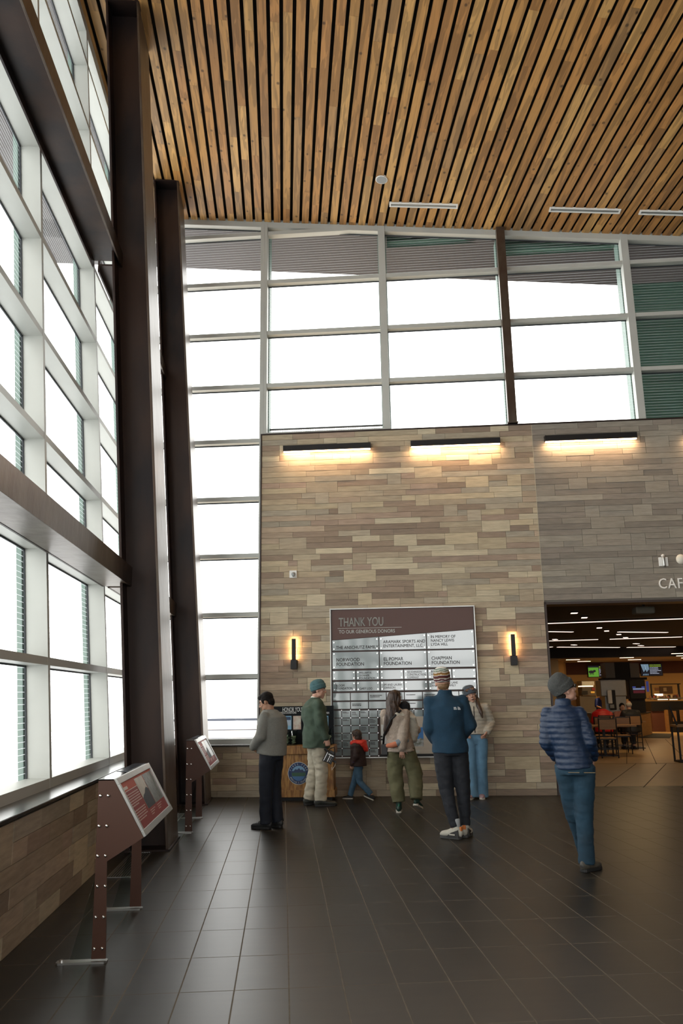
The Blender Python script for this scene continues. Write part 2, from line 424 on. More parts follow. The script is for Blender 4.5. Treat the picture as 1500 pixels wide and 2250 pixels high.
for v_ in bm.verts: v_.co.z += .1*noise.noise(v_.co*1.4); v_.co.x += .15*noise.noise(v_.co*.9)
tag(mk('snow_mound', bm, m_snow, smooth=True), 'snow bank heaped against the railing outside the tall back window', 'snow')
m_rock = mat('lichen_rock', (.5, .54, .47), .9, var=.2, vscale=3)
rr = random.Random(3)
for i in range(8):
    bm = NB(); s = rr.uniform(.8, 1.2)
    x, y = -11.5-rr.uniform(0, 5), 25+i*4.2+rr.uniform(-.4, .4)
    bmesh.ops.create_icosphere(bm, subdivisions=3, radius=s)
    for v_ in bm.verts: v_.co *= 1+.35*noise.noise(v_.co*1.3+Vector((i*3, 0, 0))); v_.co.z *= .65
    tag(mk('boulder', bm, m_rock, M=T(x, y, -.35+s*.2)), 'pale lichen-grey boulder in the fog beyond the left glass wall', 'boulder', 'boulders outside the left glass wall')
m_rail = mat('grey_rail', (.09, .1, .13), .4, .6)
t = thing('terrace_railing', 'grey terrace railing with cable lines outside the tall back window', 'railing', WT(0, -4.2, -.3))
bm = NB(); box(bm, -2.6, .35, -.03, .03, 1.4, 1.45); mk('top_rail', bm, m_rail, t)
for k in range(6):
    bm = NB(); box(bm, -2.6, .35, -.01, .01, .3+k*.18, .32+k*.18); mk('cable', bm, m_rail, t)
for u in (-1.35, .3):
    bm = NB(); box(bm, u-.09, u+.09, -.04, .04, 0, 1.42); mk('post', bm, m_rail, t)

# ---- left wall: low stone wall, sill, canted glazing
Y0, Y1 = -8.0, 13.9
bm = NB(); box(bm, -2.25, -1.80, Y0, 14.4, 0, .83)
lw = struct('wall_left', bm, m_mortar)
ML = Matrix(((0, -1, 0, -1.785), (1, 0, 0, 0), (0, 0, 1, 0), (0, 0, 0, 1)))   # local x -> +Y, local -y -> +X
bm = stone_wall('s', None, 0.5, 14.15, 0, .82, seed=21, ch=.137)
mk('stone_facing', bm, m_stone, lw, M=ML)
bm = NB(); box(bm, -2.2, -1.745, Y0, 14.2, .835, .865)
struct('trim_9', bm, m_sill, bev=.006)
ZL = [1.965+1.04*k for k in range(9)]
YL = [7.40-2.4*k for k in range(6, -4, -1)]
YL = [y for y in (-6.99, -4.59, -2.19, .21, 2.61, 5.0, 7.40, 9.81, 12.2)]
def lf(o, y, z): return LW(o, y, z)
wn_ = 10
edges = YL+[14.35]
for i in range(len(YL)):
    ya, yb = YL[i], edges[i+1]
    r = NB(); zt = CZ(-2.75, (ya+yb)/2)+.05
    box(r, 0, .2, ya+.03, yb-.03, .865, .945, lf)
    for z in ZL:
        if z < zt-.2: box(r, 0, .2, ya+.03, yb-.03, z-.07, z, lf)
    box(r, 0, .2, ya+.03, yb-.03, zt-.25, zt+.1, lf)
    fr = struct('window_%d' % wn_, r, m_mull); wn_ += 1
    g = NB(); g.faces.new(vf(g, [(.2, ya, .9), (.2, yb, .9), (.2, yb, zt), (.2, ya, zt)], lf)); mk('glass_pane', g, m_glass_l, fr)
    k = NB()
    for z in ZL+[zt-.18]:
        box(k, .185, .198, ya+.03, yb-.03, z-.085, z-.069, lf); box(k, .185, .198, ya+.03, yb-.03, z, z+.01, lf)
    box(k, .185, .198, yb-.045, yb-.03, .94, zt, lf); box(k, .185, .198, ya+.03, ya+.045, .94, zt, lf)
    mk('gasket', k, m_gasket, fr)
tn = 30
for y in YL:
    r = NB(); zt = CZ(-2.8, y)+.1
    box(r, -.002, .2, y-.032, y+.032, .865, zt, lf); o = struct('trim_%d' % tn, r, m_mull); tn += 1
    k = NB(); box(k, .215, .262, y-.04, y+.04, .88, zt, lf); mk('cover_cap', k, m_cap, o)

# ---- ceiling: dark void, spaced boards
m_void = mat('black_void', (.006, .006, .006), .9)
bm = NB(); XR = 13.2
bm.faces.new(vf(bm, [cpt(-4.0, -9, .16), cpt(XR, -9, .16), cpt(XR, wy(XR, -.3), .16), cpt(-4.0, wy(-4.0, -.3), .16)]))
bm.faces.new(vf(bm, [cpt(-4.0, wy(-4.0, -.12), -.02), cpt(XR, wy(XR, -.12), -.02), cpt(XR, wy(XR, -.12), .16), cpt(-4.0, wy(-4.0, -.12), .16)]))
ce = struct('ceiling', bm, m_void)
def wood_ceiling_mat():
    m = bpy.data.materials.new('knotty_pine'); m.use_nodes = True; nt = m.node_tree; N = nt.nodes; L = nt.links; b = N['Principled BSDF']
    b.inputs['Roughness'].default_value = .5
    a = N.new('ShaderNodeVertexColor'); a.layer_name = 'tone'
    tc = N.new('ShaderNodeTexCoord'); mp = N.new('ShaderNodeMapping'); mp.inputs['Scale'].default_value = (9, .9, 1); L.new(tc.outputs['Object'], mp.inputs['Vector'])
    # offset per board by its tone so grain never runs on
    sc = N.new('ShaderNodeVectorMath'); sc.operation = 'SCALE'; sc.inputs['Scale'].default_value = 37.0; L.new(a.outputs['Color'], sc.inputs[0])
    ad = N.new('ShaderNodeVectorMath'); L.new(mp.outputs[0], ad.inputs[0]); L.new(sc.outputs[0], ad.inputs[1])
    nz = N.new('ShaderNodeTexNoise'); nz.inputs['Scale'].default_value = 1.1; nz.inputs['Detail'].default_value = 3; nz.inputs['Distortion'].default_value = 1.2; L.new(ad.outputs[0], nz.inputs['Vector'])
    r1 = N.new('ShaderNodeMapRange'); r1.interpolation_type = 'SMOOTHSTEP'; r1.inputs['From Min'].default_value = .47; r1.inputs['From Max'].default_value = .53; r1.inputs['To Min'].default_value = .82; r1.inputs['To Max'].default_value = 1.22; L.new(nz.outputs['Fac'], r1.inputs['Value'])
    m2 = N.new('ShaderNodeMapping'); m2.inputs['Scale'].default_value = (70, 3, 1); L.new(tc.outputs['Object'], m2.inputs['Vector'])
    n2 = N.new('ShaderNodeTexNoise'); n2.inputs['Scale'].default_value = 1; n2.inputs['Detail'].default_value = 4; L.new(m2.outputs[0], n2.inputs['Vector'])
    r2 = N.new('ShaderNodeMapRange'); r2.inputs['From Min'].default_value = .3; r2.inputs['From Max'].default_value = .7; r2.inputs['To Min'].default_value = .86; r2.inputs['To Max'].default_value = 1.12; L.new(n2.outputs['Fac'], r2.inputs['Value'])
    mu = N.new('ShaderNodeMath'); mu.operation = 'MULTIPLY'; L.new(r1.outputs[0], mu.inputs[0]); L.new(r2.outputs[0], mu.inputs[1])
    # knots
    m3 = N.new('ShaderNodeMapping'); m3.inputs['Scale'].default_value = (1, .8, 0); L.new(tc.outputs['Object'], m3.inputs['Vector'])
    vo = N.new('ShaderNodeTexVoronoi'); vo.inputs['Scale'].default_value = 4.6; L.new(m3.outputs[0], vo.inputs['Vector'])
    r3 = N.new('ShaderNodeMapRange'); r3.interpolation_type = 'SMOOTHSTEP'; r3.inputs['From Min'].default_value = .05; r3.inputs['From Max'].default_value = .15; r3.inputs['To Min'].default_value = .3; r3.inputs['To Max'].default_value = 1; L.new(vo.outputs['Distance'], r3.inputs['Value'])
    m4 = N.new('ShaderNodeMath'); m4.operation = 'MULTIPLY'; L.new(mu.outputs[0], m4.inputs[0]); L.new(r3.outputs[0], m4.inputs[1])
    vs = N.new('ShaderNodeVectorMath'); vs.operation = 'SCALE'; L.new(a.outputs['Color'], vs.inputs[0]); L.new(m4.outputs[0], vs.inputs['Scale'])
    L.new(vs.outputs[0], b.inputs['Base Color'])
    return m
bm = NB(); cl = bm.loops.layers.float_color.new('tone'); rw = random.Random(5)
wp = [(q[0]*.88, q[1]*.84, q[2]*.66) for q in [(.43, .22, .08), (.38, .195, .07), (.47, .27, .11), (.36, .18, .065), (.4, .2, .075), (.52, .31, .13), (.36, .21, .1), (.44, .24, .09)]]
k = -20
while .142+k*.179 < XR:
    xa = .142+k*.179+.026; xb = xa+.179-.052; y = -9+rw.uniform(0, 2); ye = wy((xa+xb)/2, -.07)
    k += 1
    if xa < -3.05: continue
    while y < ye:
        y2 = min(ye, y+rw.uniform(.9, 3.2)); c = rw.choice(wp); q = rw.uniform(.9, 1.1)
        P = [cpt(xa, y), cpt(xb, y), cpt(xb, y2-.002), cpt(xa, y2-.002)]
        n0 = len(bm.faces); extr(bm, P, (0, 0, .035)); bm.faces.ensure_lookup_table()
        for f in bm.faces[n0:]:
            for l in f.loops: l[cl] = (c[0]*q, c[1]*q, c[2]*q, 1)
        y = y2
mk('wood_slats', bm, wood_ceiling_mat(), ce)

# ---- unseen rear and right walls close the hall (rear one glazed)
m_plain = mat('warm_plaster', (.12, .1, .08), .8)
bm = NB(); box(bm, 13.0, 13.3, -9, 13, 0, 10.5); struct('wall_right', bm, m_plain)
bm = NB(); box(bm, -2.3, 13.2, -9.3, -9, 0, .9); box(bm, 8.5, 13.2, -9.3, -9, .9, 11.5); box(bm, -2.8, 8.5, -9.3, -9, 5.6, 11.8)
for x in (-.6, 1.8, 4.2, 6.6): box(bm, x, x+.12, -9.3, -9, .9, 5.6)
for z in (2.9, 4.9): box(bm, -2.8, 8.5, -9.25, -9.05, z, z+.08)
struct('wall_rear', bm, m_plain)

# ---- leaning steel columns and their beams
def steel_column(X0, Ya, label):
    t = thing('steel_column', label, 'column', T(X0, Ya, 0))
    tc_ = math.tan(R(3.97)); zt = CZ(X0-.9, Ya+.4)+.03
    def f(a, y, z): return Vector((-a-z*tc_, y, z))
    H = zt-.02
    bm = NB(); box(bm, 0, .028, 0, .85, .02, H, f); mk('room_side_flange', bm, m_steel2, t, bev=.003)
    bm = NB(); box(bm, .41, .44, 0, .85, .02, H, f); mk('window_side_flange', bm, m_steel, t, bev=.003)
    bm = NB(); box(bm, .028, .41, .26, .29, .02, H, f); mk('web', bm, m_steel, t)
    bm = NB(); box(bm, -.02, .46, -.02, .87, 0, .02, f); mk('base_plate', bm, m_steel, t)
    bm = NB(); box(bm, -.01, .45, -.01, .86, H-.02, H+.0, f); mk('cap_plate', bm, m_steel, t)
    return t
steel_column(-1.225, 9.33, 'nearer of the two leaning dark steel columns by the left windows')
steel_column(-1.165, 13.1, 'farther leaning dark steel column in the corner beside the tall back window')
def h_beam(X0, X1, za, zb, ya, yb, label, closed):
    t = thing('steel_beam', label, 'beam', T((X0+X1)/2, ya, za))
    w = abs(X1-X0)/2; L_ = yb-ya; h = zb-za
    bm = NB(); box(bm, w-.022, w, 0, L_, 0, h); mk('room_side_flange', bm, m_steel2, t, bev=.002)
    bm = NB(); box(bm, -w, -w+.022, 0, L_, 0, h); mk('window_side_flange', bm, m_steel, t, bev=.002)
    bm = NB()
    if closed: box(bm, -w+.022, w-.022, 0, L_, .004, .03)
    else: box(bm, -w+.022, w-.022, 0, L_, h*.45, h*.45+.025)
    mk('web', bm, m_steel2 if closed else m_steel, t)
    return t
h_beam(-2.12, -1.78, 2.885, 3.115, -8, 9.58, 'lower rust-brown steel beam crossing the left windows to the nearer column', True)
h_beam(-2.45, -2.07, 7.01, 7.205, -8, 9.58, 'upper dark steel beam rising across the left windows to the nearer column', False)
h_beam(-2.08, -1.74, 2.885, 3.115, 9.7, 13.33, 'short lower steel beam between the two leaning columns', True)
h_beam(-2.41, -2.03, 7.01, 7.205, 9.7, 13.33, 'short upper steel beam between the two leaning columns', False)
# portals help the renderer find the daylight in the openings
def portal(name, M, sx, sy):
    l = bpy.data.lights.new(name, 'AREA'); l.shape = 'RECTANGLE'; l.size = sx; l.size_y = sy; l.cycles.is_portal = True
    o = bpy.data.objects.new(name, l); COL.objects.link(o); o.matrix_world = M
portal('daylight_left', T(-2.9, 3, 5.5) @ RY(-90-4.6) , 10.5, 24)
portal('daylight_back', WM @ T(6.4, .45, 8.2) @ RX(-90), 11.2, 4)
portal('daylight_strip', WM @ T(-.3, .45, 5.6) @ RX(-90), 2.2, 9.6)
portal('daylight_rear', T(2.8, -9.4, 4.6) @ RX(90), 11.4, 8)
# ================================================================= things in the hall
m_orange = mat('warm_lamp', (1, .7, .4), .5, emit=(1, .55, .24), estr=60)
m_lamp = mat('warm_linear_lamp', (1, .8, .55), .5, emit=(1, .68, .4), estr=24)
m_chrome = mat('brushed_steel', (.42, .42, .40), .34, .9, var=.05, vscale=8)
m_bolt = mat('dome_bolt_steel', (.75, .75, .74), .22, 1.0)
m_white = mat('white_plastic', (.78, .78, .75), .4)
m_grille = mat('grey_slot', (.3, .32, .32), .5)
# wall sconces
def sconce(u, label):
    t = thing('wall_sconce', label, 'wall light', WT(u, 0, 2.045), 'vertical sconces beside the donor board')
    bm = NB(); box(bm, -.052, .052, -.12, -.008, 0, .155); mk('lower_housing', bm, m_black, t, bev=.004)
    bm = NB(); box(bm, -.034, .034, -.12, -.07, .155, .505); mk('shade', bm, m_black, t, bev=.004)
    bm = NB(); box(bm, -.03, .03, -.07, -.055, .16, .50); mk('lamp_tube', bm, m_orange, t)
    bm = NB(); box(bm, -.012, .012, -.055, -.01, .155, .47); mk('spine', bm, m_black, t)
sconce(1.386, 'slim black vertical sconce glowing orange to the left of the donor board')
sconce(5.04, 'slim black vertical sconce glowing orange to the right of the donor board')
for i, (ua, lb) in enumerate([(1.204, 'above the donation desk side, leftmost'), (3.47, 'above the donor board, second from left'), (5.8, 'above the cafe opening, third from left'), (8.2, 'cut by the right picture edge, rightmost')]):
    t = thing('linear_wall_light', 'long black linear wall light '+lb, 'wall light', WT(ua, 0, 5.9), 'linear lights along the top of the stone wall')
    L_ = 1.56
    bm = NB(); extr(bm, [(0, -.02, .075), (0, -.14, .06), (0, -.14, -.045), (0, -.125, -.045), (0, -.06, -.02), (0, -.02, -.02)], (L_, 0, 0)); mk('housing', bm, m_black, t)
    bm = NB(); box(bm, .01, L_-.01, -.118, -.072, -.056, -.04); mk('diffuser', bm, m_lamp, t)
    l = bpy.data.lights.new('lamp_glow', 'AREA'); l.shape = 'RECTANGLE'; l.size = L_-.04; l.size_y = .03; l.energy = 13; l.color = (1, .62, .33)
    o = bpy.data.objects.new('lamp_glow', l); COL.objects.link(o); o.parent = t; o.matrix_local = T(L_/2, -.095, -.062) @ RX(18)

# camera, strobe, dome, letters on the stone
t = thing('security_camera', 'small square white security camera with grey dome high on the stone wall', 'security camera', WT(1.37, 0, 3.66))
bm = NB(); box(bm, -.065, .065, -.05, -.008, -.065, .065); mk('back_box', bm, m_white, t, bev=.008)
bm = NB(); ell(bm, (.005, -.06, .0), (.035, .04, .035)); cyl(bm, (.01, -.07, -.02), (.01, -.1, -.035), .022); mk('camera_dome', bm, m_grille, t, smooth=True)
t = thing('strobe_alarm', 'white wall strobe alarm above the cafe letters', 'alarm', WT(7.61, 0, 3.72))
bm = NB(); box(bm, -.075, .075, -.035, -.008, -.09, .06); mk('back_plate', bm, m_white, t, bev=.006)
bm = NB(); loft(bm, [(0, -.05, -.085), (0, -.05, .05)], [.026, .026]); mk('strobe_lens', bm, m_chrome, t, smooth=True)
bm = NB(); cyl(bm, (0, -.045, .085), (0, -.01, .085), .025); mk('top_lens', bm, m_white, t, smooth=True)
t = thing('round_speaker', 'round cream wall speaker to the right of the strobe alarm', 'speaker', WT(7.9, 0, 3.74))
bm = NB(); ell(bm, (0, -.01, 0), (.08, .05, .085)); mk('dome', bm, mat('cream_plastic', (.72, .68, .58), .45), t, smooth=True)
t = thing('cafe_sign', 'raised metal cafe letters on the stone above the cafe opening', 'sign', WT(7.49, .022, 3.255))
x = 0
for ch, w in (('C', .155), ('A', .15), ('F', .13), ('E', .13)):
    text(ch, .245, mat('letter_metal', (.85, .82, .76), .45) if ch == 'C' else bpy.data.materials['letter_metal'], T(x, 0, 0), t, sx=.82, ext=.014, name='letter'); x += w

# ceiling pieces
def on_ceiling(u, off):
    p = W0+WD*u+WN*off
    return Vector((p.x, p.y, CZ(p.x, p.y)))
c0 = on_ceiling(0, 0)
cn = Vector((.10967, .028, 1)).normalized()
cx = (WD-cn*WD.dot(cn)).normalized(); cy = cn.cross(cx)
def CM(u, off):
    p = on_ceiling(u, off); return Matrix(((cx.x, cy.x, cn.x, p.x), (cx.y, cy.y, cn.y, p.y), (cx.z, cy.z, cn.z, p.z), (0, 0, 0, 1)))
for u, lb in ((3.85, 'left of the rusty post'), (6.70, 'right of the rusty post'), (8.26, 'cut by the right picture edge')):
    t = thing('slot_diffuser', 'long white slot air diffuser in the wood ceiling, '+lb, 'air vent', CM(u, .62), 'slot diffusers in the wood ceiling')
    bm = NB()
    for a, b_, c, d in ((-.62, .62, -.06, -.035), (-.62, .62, .035, .06), (-.62, -.59, -.035, .035), (.59, .62, -.035, .035)): box(bm, a, b_, c, d, -.02, .01)
    mk('frame', bm, m_white, t)
    bm = NB(); box(bm, -.59, .59, -.035, .035, -.008, .01); mk('slot', bm, m_grille, t)
    bm = NB(); box(bm, -.59, .59, -.004, .004, -.016, -.008); mk('blade', bm, m_chrome, t)
t = thing('ceiling_speaker', 'round white speaker set in the wood ceiling', 'speaker', CM(3.113, 1.295))
bm = NB(); cyl(bm, (0, 0, -.015), (0, 0, .02), .105, 28); mk('trim_ring', bm, m_white, t)
bm = NB(); cyl(bm, (0, 0, -.02), (0, 0, 0), .09, 28); mk('speaker_grille', bm, m_grille, t)

# floor grilles along the left wall
for ya, yb, lb in ((8.05, 9.28, 'before the nearer steel column'), (10.3, 12.2, 'behind the farther display stand')):
    t = thing('floor_grille', 'linear floor heating grille by the left wall '+lb, 'floor vent', T(-1.5, ya, 0))
    n_ = int((yb-ya)/.05)
    bm = NB(); box(bm, -.1, .1, 0, yb-ya, 0, .003); mk('grille_pan', bm, m_black, t)
    bm = NB()
    for q in range(8): box(bm, -.088+q*.023, -.08+q*.023, .02, yb-ya-.02, .003, .008)
    mk('grille_bars', bm, m_chrome, t)
    bm = NB(); box(bm, -.11, -.095, 0, yb-ya, 0, .01); box(bm, .095, .11, 0, yb-ya, 0, .01); box(bm, -.095, .095, 0, .015, 0, .01); box(bm, -.095, .095, yb-ya-.015, yb-ya, 0, .01); mk('grille_frame', bm, m_chrome, t)

# ---- interpretive display stands
m_redbrown = mat('red_brown_metal', (.066, .022, .009), .5, .1, var=.05, vscale=3)
m_plexi = glassmat('gusset_glass', (.82, .86, .84))
m_red = mat('panel_red', (.25, .015, .012), .5, spec=.15); m_orn = mat('panel_orange_red', (.45, .05, .01), .5, spec=.15)
m_dk = mat('panel_dark_photo', (.02, .024, .034), .5, spec=.15)
m_ph = mat('panel_grey_photo', (.2, .21, .19), .3, col2=(.07, .08, .07), vscale=24, stretch=(2.5, 1, .6), spec=.15)
m_ph2 = mat('panel_sky_photo', (.45, .4, .32), .3, var=.2, vscale=8, spec=.15)
m_pale = mat('panel_pale_ink', (.62, .5, .42), .4); m_pt = mat('panel_text', (.5, .3, .25), .4)
m_glossw = mat('glossy_top', (.35, .36, .36), .12, .9); m_dktop = mat('dark_top_label', (.02, .025, .035), .2)
def kiosk(Y, L_, label, plain):
    t = thing('display_stand', label, 'display stand', T(-1.1, Y, 0), 'red-brown display stands along the left windows')
    prof = [(-.098, 1.085), (.003, 1.083), (.207, .724), (-.015, .585), (-.002, .03), (-.085, .03), (-.09, .62)]
    upper = [(-.098, 1.085), (.003, 1.083), (.207, .724), (-.02, .585), (-.09, .585)]
    leg = [(-.02, .585), (-.0, .02), (-.088, .02), (-.09, .585)]
    for y0, s in ((0, 1), (L_-.012, -1)):
        bm = NB(); extr(bm, [(x, y0, z) for x, z in upper], (0, .012, 0)); sp = mk('side_plate', bm, m_redbrown, t)
        bm = NB(); extr(bm, [(x, y0, z) for x, z in leg], (0, .012, 0)); lg = mk('leg', bm, m_redbrown, t)
        for i, z in enumerate((.985, .80, .62, .44, .26, .08)):
            for x in (-.078, -.03):
                bm = NB(); yy = y0-.002 if s > 0 else y0+.014
                ell(bm, (x+(.006 if z < .5 else 0), yy, z), (.011, .009, .011), seg=12); mk('bolt', bm, m_bolt, sp if z > .6 else lg, smooth=True)
        bm = NB(); box(bm, -.30, .01, y0-.03, y0+.04, 0, .012); bmesh.ops.bevel(bm, geom=[e for e in bm.edges if abs(e.verts[0].co.z-e.verts[1].co.z) > .005], offset=.015, segments=1, affect='EDGES'); ft = mk('foot_plate', bm, m_chrome, t)
        bm = NB(); cyl(bm, (-.27, y0+.005, .012), (-.27, y0+.005, .022), .012, 8); mk('anchor_bolt', bm, m_bolt, ft)
        bm = NB(); extr(bm, [(-.088, y0+.003, .5), (-.088, y0+.003, .02), (-.22, y0+.003, .02)], (0, .008, 0)); mk('glass_gusset', bm, m_plexi, t)
    bm = NB(); extr(bm, [(-.096, .012, 1.07), (-.096, .012, .6), (-.086, .012, .6), (-.086, .012, 1.07)], (0, L_-.024, 0)); mk('rear_panel', bm, m_redbrown, t)
    bm = NB(); extr(bm, [(-.086, .012, .59), (-.02, .012, .595), (.19, .012, .715), (.18, .012, .725), (-.086, .012, .61)], (0, L_-.024, 0)); mk('underside_panel', bm, m_redbrown, t)
    bm = NB(); box(bm, -.098, .0, 0.0, L_, 1.078, 1.087); tp = mk('top_plate', bm, m_glossw, t)
    bm = NB(); box(bm, -.09, -.01, L_*.42, L_*.97, 1.087, 1.09); mk('top_label', bm, m_dktop, tp)
    # sloping graphic panel: local frame x = along stand, y = up the slope, z = outward
    A = Vector((.207, 0, .724)); B = Vector((.003, 0, 1.083)); up = (B-A).normalized(); ln = (B-A).length
    nn = Vector((0, 1, 0)).cross(up).normalized()
    if nn.x < 0: nn = -nn
    PM = Matrix(((0, up.x, nn.x, A.x), (1, up.y, nn.y, A.y), (0, up.z, nn.z, A.z), (0, 0, 0, 1)))
    e = .042
    bm = NB()
    for a, b_, c, d in ((0, L_, 0, e), (0, L_, ln-e, ln), (0, e, e, ln-e), (L_-e, L_, e, ln-e)): box(bm, a, b_, c, d, -.004, .016)
    mk('panel_frame', bm, m_chrome, t, M=PM, bev=.002)
    bm = NB(); box(bm, e, L_-e, e, ln-e, -.002, .005); g = mk('graphic', bm, m_red, t, M=PM)
    g['label'] = 'red interpretive graphic with photographs'
    def patch(x0, x1, y0, y1, m, nm, h=.0008):
        b2 = NB(); box(b2, x0*L_, x1*L_, y0*ln, y1*ln, .005, .005+h); return mk(nm, b2, m, g)
    patch(.035, .965, .74, .9, m_orn, 'orange_band'); patch(.035, .965, .735, .745, m_pale, 'rule', .001)
    patch(.40, .64, .30, .86, m_ph2, 'sky_photograph', .0012); patch(.655, .955, .30, .86, m_ph, 'rock_photograph', .0012)
    b2 = NB(); extr(b2, [(x*L_, y*ln, .0062) for x, y in ((.40, .30), (.64, .30), (.64, .60), (.6, .64), (.56, .62), (.5, .56), (.45, .54), (.40, .5))], (0, 0, .0006)); mk('mountain_silhouette', b2, m_dk, g)
    patch(.07, .17, .77, .82, m_pale, 'heading', .001)
    rq = random.Random(4)
    for i in range(12):
        if i in (6,): continue
        b2 = NB(); y = .67-i*.04; x = .06
        while x < .34-(.1 if i in (5, 11) else 0):
            w = rq.uniform(.02, .05); box(b2, x*L_, (x+w)*L_, y*ln, (y+.018)*ln, .005, .0062); x += w+.008
        mk('text_line', b2, m_pt, g)
    for i in range(3):
        for xx in (.42, .66):
            b2 = NB(); box(b2, xx*L_, (xx+.16-.04*i)*L_, (.25-.035*i)*ln, (.262-.035*i)*ln, .005, .006); mk('caption_line', b2, m_pt, g)
kiosk(5.6, 1.30, 'nearer display stand with sloping red graphic panel beside the left windows', False)
kiosk(10.5, 1.24, 'farther display stand with window glare on its sloping panel, between the steel columns', True)

# ---- donor board
def UZ(cx_, cy_): return wal(700+.24*cx_, 1310+.24*cy_, .06)
m_boardred = mat('donor_header_brown', (.085, .034, .024), .45)
m_plaq = mat('glass_plaque', (.24, .29, .3), .06, spec=.9, coat=1.0); m_ink = mat('dark_ink', (.02, .008, .01), .6, spec=.2); m_grey = mat('grey_raised_letter', (.42, .42, .38), .4, .4)
t = thing('donor_board', 'large wall-mounted donor board with brown thank-you header and rows of glass plaques', 'donor board', WT(2.0, 0, .6))
u0, u1 = 2.01, 4.43; zt, zb = 3.03, .62
def lc(u, z): return u-2.0, z-.6
bm = NB(); box(bm, .01, 2.43, -.055, -.012, .02, 2.43); mk('backing', bm, mat('backing_brown', (.05, .025, .02), .5), t)
bm = NB()
for a, b_, c, d in ((0, 2.44, 2.425, 2.445), (0, 2.44, 0, .02), (0, .018, .02, 2.425), (2.422, 2.44, .02, 2.425)): box(bm, a, b_, -.085, -.012, c, d)
mk('frame', bm, m_chrome, t, bev=.002)
def zc(cy_): return UZ(780, cy_)[1]-.6
hl, hr = UZ(118, 402)[1]-.6, UZ(1420, 300)[1]-.6
bm = NB(); extr(bm, [(.03, -.062, hl), (2.41, -.062, hr), (2.41, -.062, 2.42), (.03, -.062, 2.42)], (0, .012, 0)); hd = mk('header', bm, m_boardred, t)
text('THANK YOU', .21, m_grey, T(.15, -.066, zc(265)+.0), hd, sx=.62, ext=.006, bold=.001)
bm = NB(); box(bm, .13, 1.21, -.066, -.062, zc(285), zc(282)); mk('rule', bm, m_grey, hd)
text('TO OUR GENEROUS DONORS', .082, m_grey, T(.15, -.066, zc(330)), hd, sx=.84, ext=.003)
npl = 0
def plaque(x0, x1, z0, z1, txt=None, size=.07, poly=None, pins=True, ty=None, tx=.05, sx=.9, gap=.008):
    g = NB()
    P = poly or [(x0+gap, z0+gap), (x1-gap, z0+gap), (x1-gap, z1-gap), (x0+gap, z1-gap)]
    extr(g, [(x, -.078, z) for x, z in P], (0, .009, 0)); p = mk('plaque', g, m_plaq, t)
    if pins:
        for (a, b_) in ((x0+.035, z0+.035), (x1-.035, z0+.035), (x1-.035, (z1 if not poly else P[2][1])-.035), (x0+.035, (z1 if not poly else P[3][1])-.035)):
            b2 = NB(); cyl(b2, (a, -.092, b_), (a, -.06, b_), .012, 10); mk('standoff', b2, m_bolt, p)
    if txt:
        zz = ty if ty is not None else (z0+z1)/2
        text(txt, size, m_ink, T(x0+tx, -.079, zz), p, sx=sx, ext=.0006, bold=size*.012)
X3 = [.03, .823, 1.617, 2.41]; X6 = [.03+.3967*k for k in range(7)]; X8 = [.03+.2975*k for k in range(9)]; X16 = [.03+.14875*k for k in range(17)]
def hb(x): return hl+(hr-hl)*(x-.03)/2.38-.004
r1b = zc(492)
rows3 = [('THE ANSCHUTZ FAMILY', r1b+.035), ('ARAMARK SPORTS AND\nENTERTAINMENT, LLC.', r1b+.115), ('IN MEMORY OF\nNANCY LEWIS\nLYDA HILL', r1b+.185)]
for i in range(3):
    a, b_ = X3[i], X3[i+1]
    plaque(a, b_, r1b, 0, rows3[i][0], .072 if i < 2 else .066, poly=[(a+.008, r1b+.008), (b_-.008, r1b+.008), (b_-.008, hb(b_)-.006), (a+.008, hb(a)-.006)], ty=rows3[i][1], tx=.07)
r2a, r2b = zc(660), zc(498)
for i, s_ in enumerate(('NORWOOD\nFOUNDATION', 'EL POMAR\nFOUNDATION', 'CHAPMAN\nFOUNDATION')): plaque(X3[i], X3[i+1], r2a, r2b, s_, .078, ty=r2a+.13, tx=.07)
for (za_, zb_), rw_ in (((zc(762), zc(670)), ('', 'WILLIAM H.\nDONNER\nFOUNDATION', '', 'GE JOHNSON\nCONSTRUCTION\nCOMPANY', 'BOETTCHER\nFOUNDATION', '')), ((zc(866), zc(770)), ('BLOOM\nFOUNDATION', 'GARY LOO', 'JIM AND LAURA\nJOHNSON', '', '', ''))):
    for i, s_ in enumerate(rw_):
        if za_ < zc(800) and i == 4: continue
        if za_ < zc(800) and i == 5: plaque(X6[4], X6[6], za_, zb_, 'JERRY           THE LANE\nAND R           FAMILY', .047, ty=zb_-.065, tx=.055); continue
        nl = s_.count('\n')+1
        plaque(X6[i], X6[i+1], za_, zb_, s_ or None, .047 if nl > 2 else .05, ty=(zb_-.06 if nl > 2 or i == 4 else (za_+.03 if nl == 1 else za_+.085)), tx=.055, sx=.85)
for (za_, zb_), rw_ in (((zc(950), zc(875)), ('', '', 'JERRY AND\nGINA BRUNI', '', 'THE WHITE FAMILY', 'JERRY SNYDER,\nJASON SNYDER,\nKRISTA AND MAX', '', '')), ((zc(1028), zc(957)), ('', 'KATE AND MIKE\nTIGAR', '', '', 'TRUST FUND', '', '', ''))):
    for i, s_ in enumerate(rw_):
        plaque(X8[i], X8[i+1], za_, zb_, None, pins=False, gap=.007)
        if s_:
            nl = s_.count('\n')+1
            me_p = [o for o in COL.objects if o.name.startswith('plaque')][-1]
            b2 = NB(); rq = random.Random(i)
            for q in range(nl): 
                ww = rq.uniform(.13, .19); x = X8[i]+.03; xe = x+ww
                while x < xe: w = rq.uniform(.008, .02); box(b2, x, x+w, -.0792, -.078, za_+.075-q*.024, za_+.088-q*.024); x += w+.004
            mk('small_lettering', b2, m_ink, me_p)
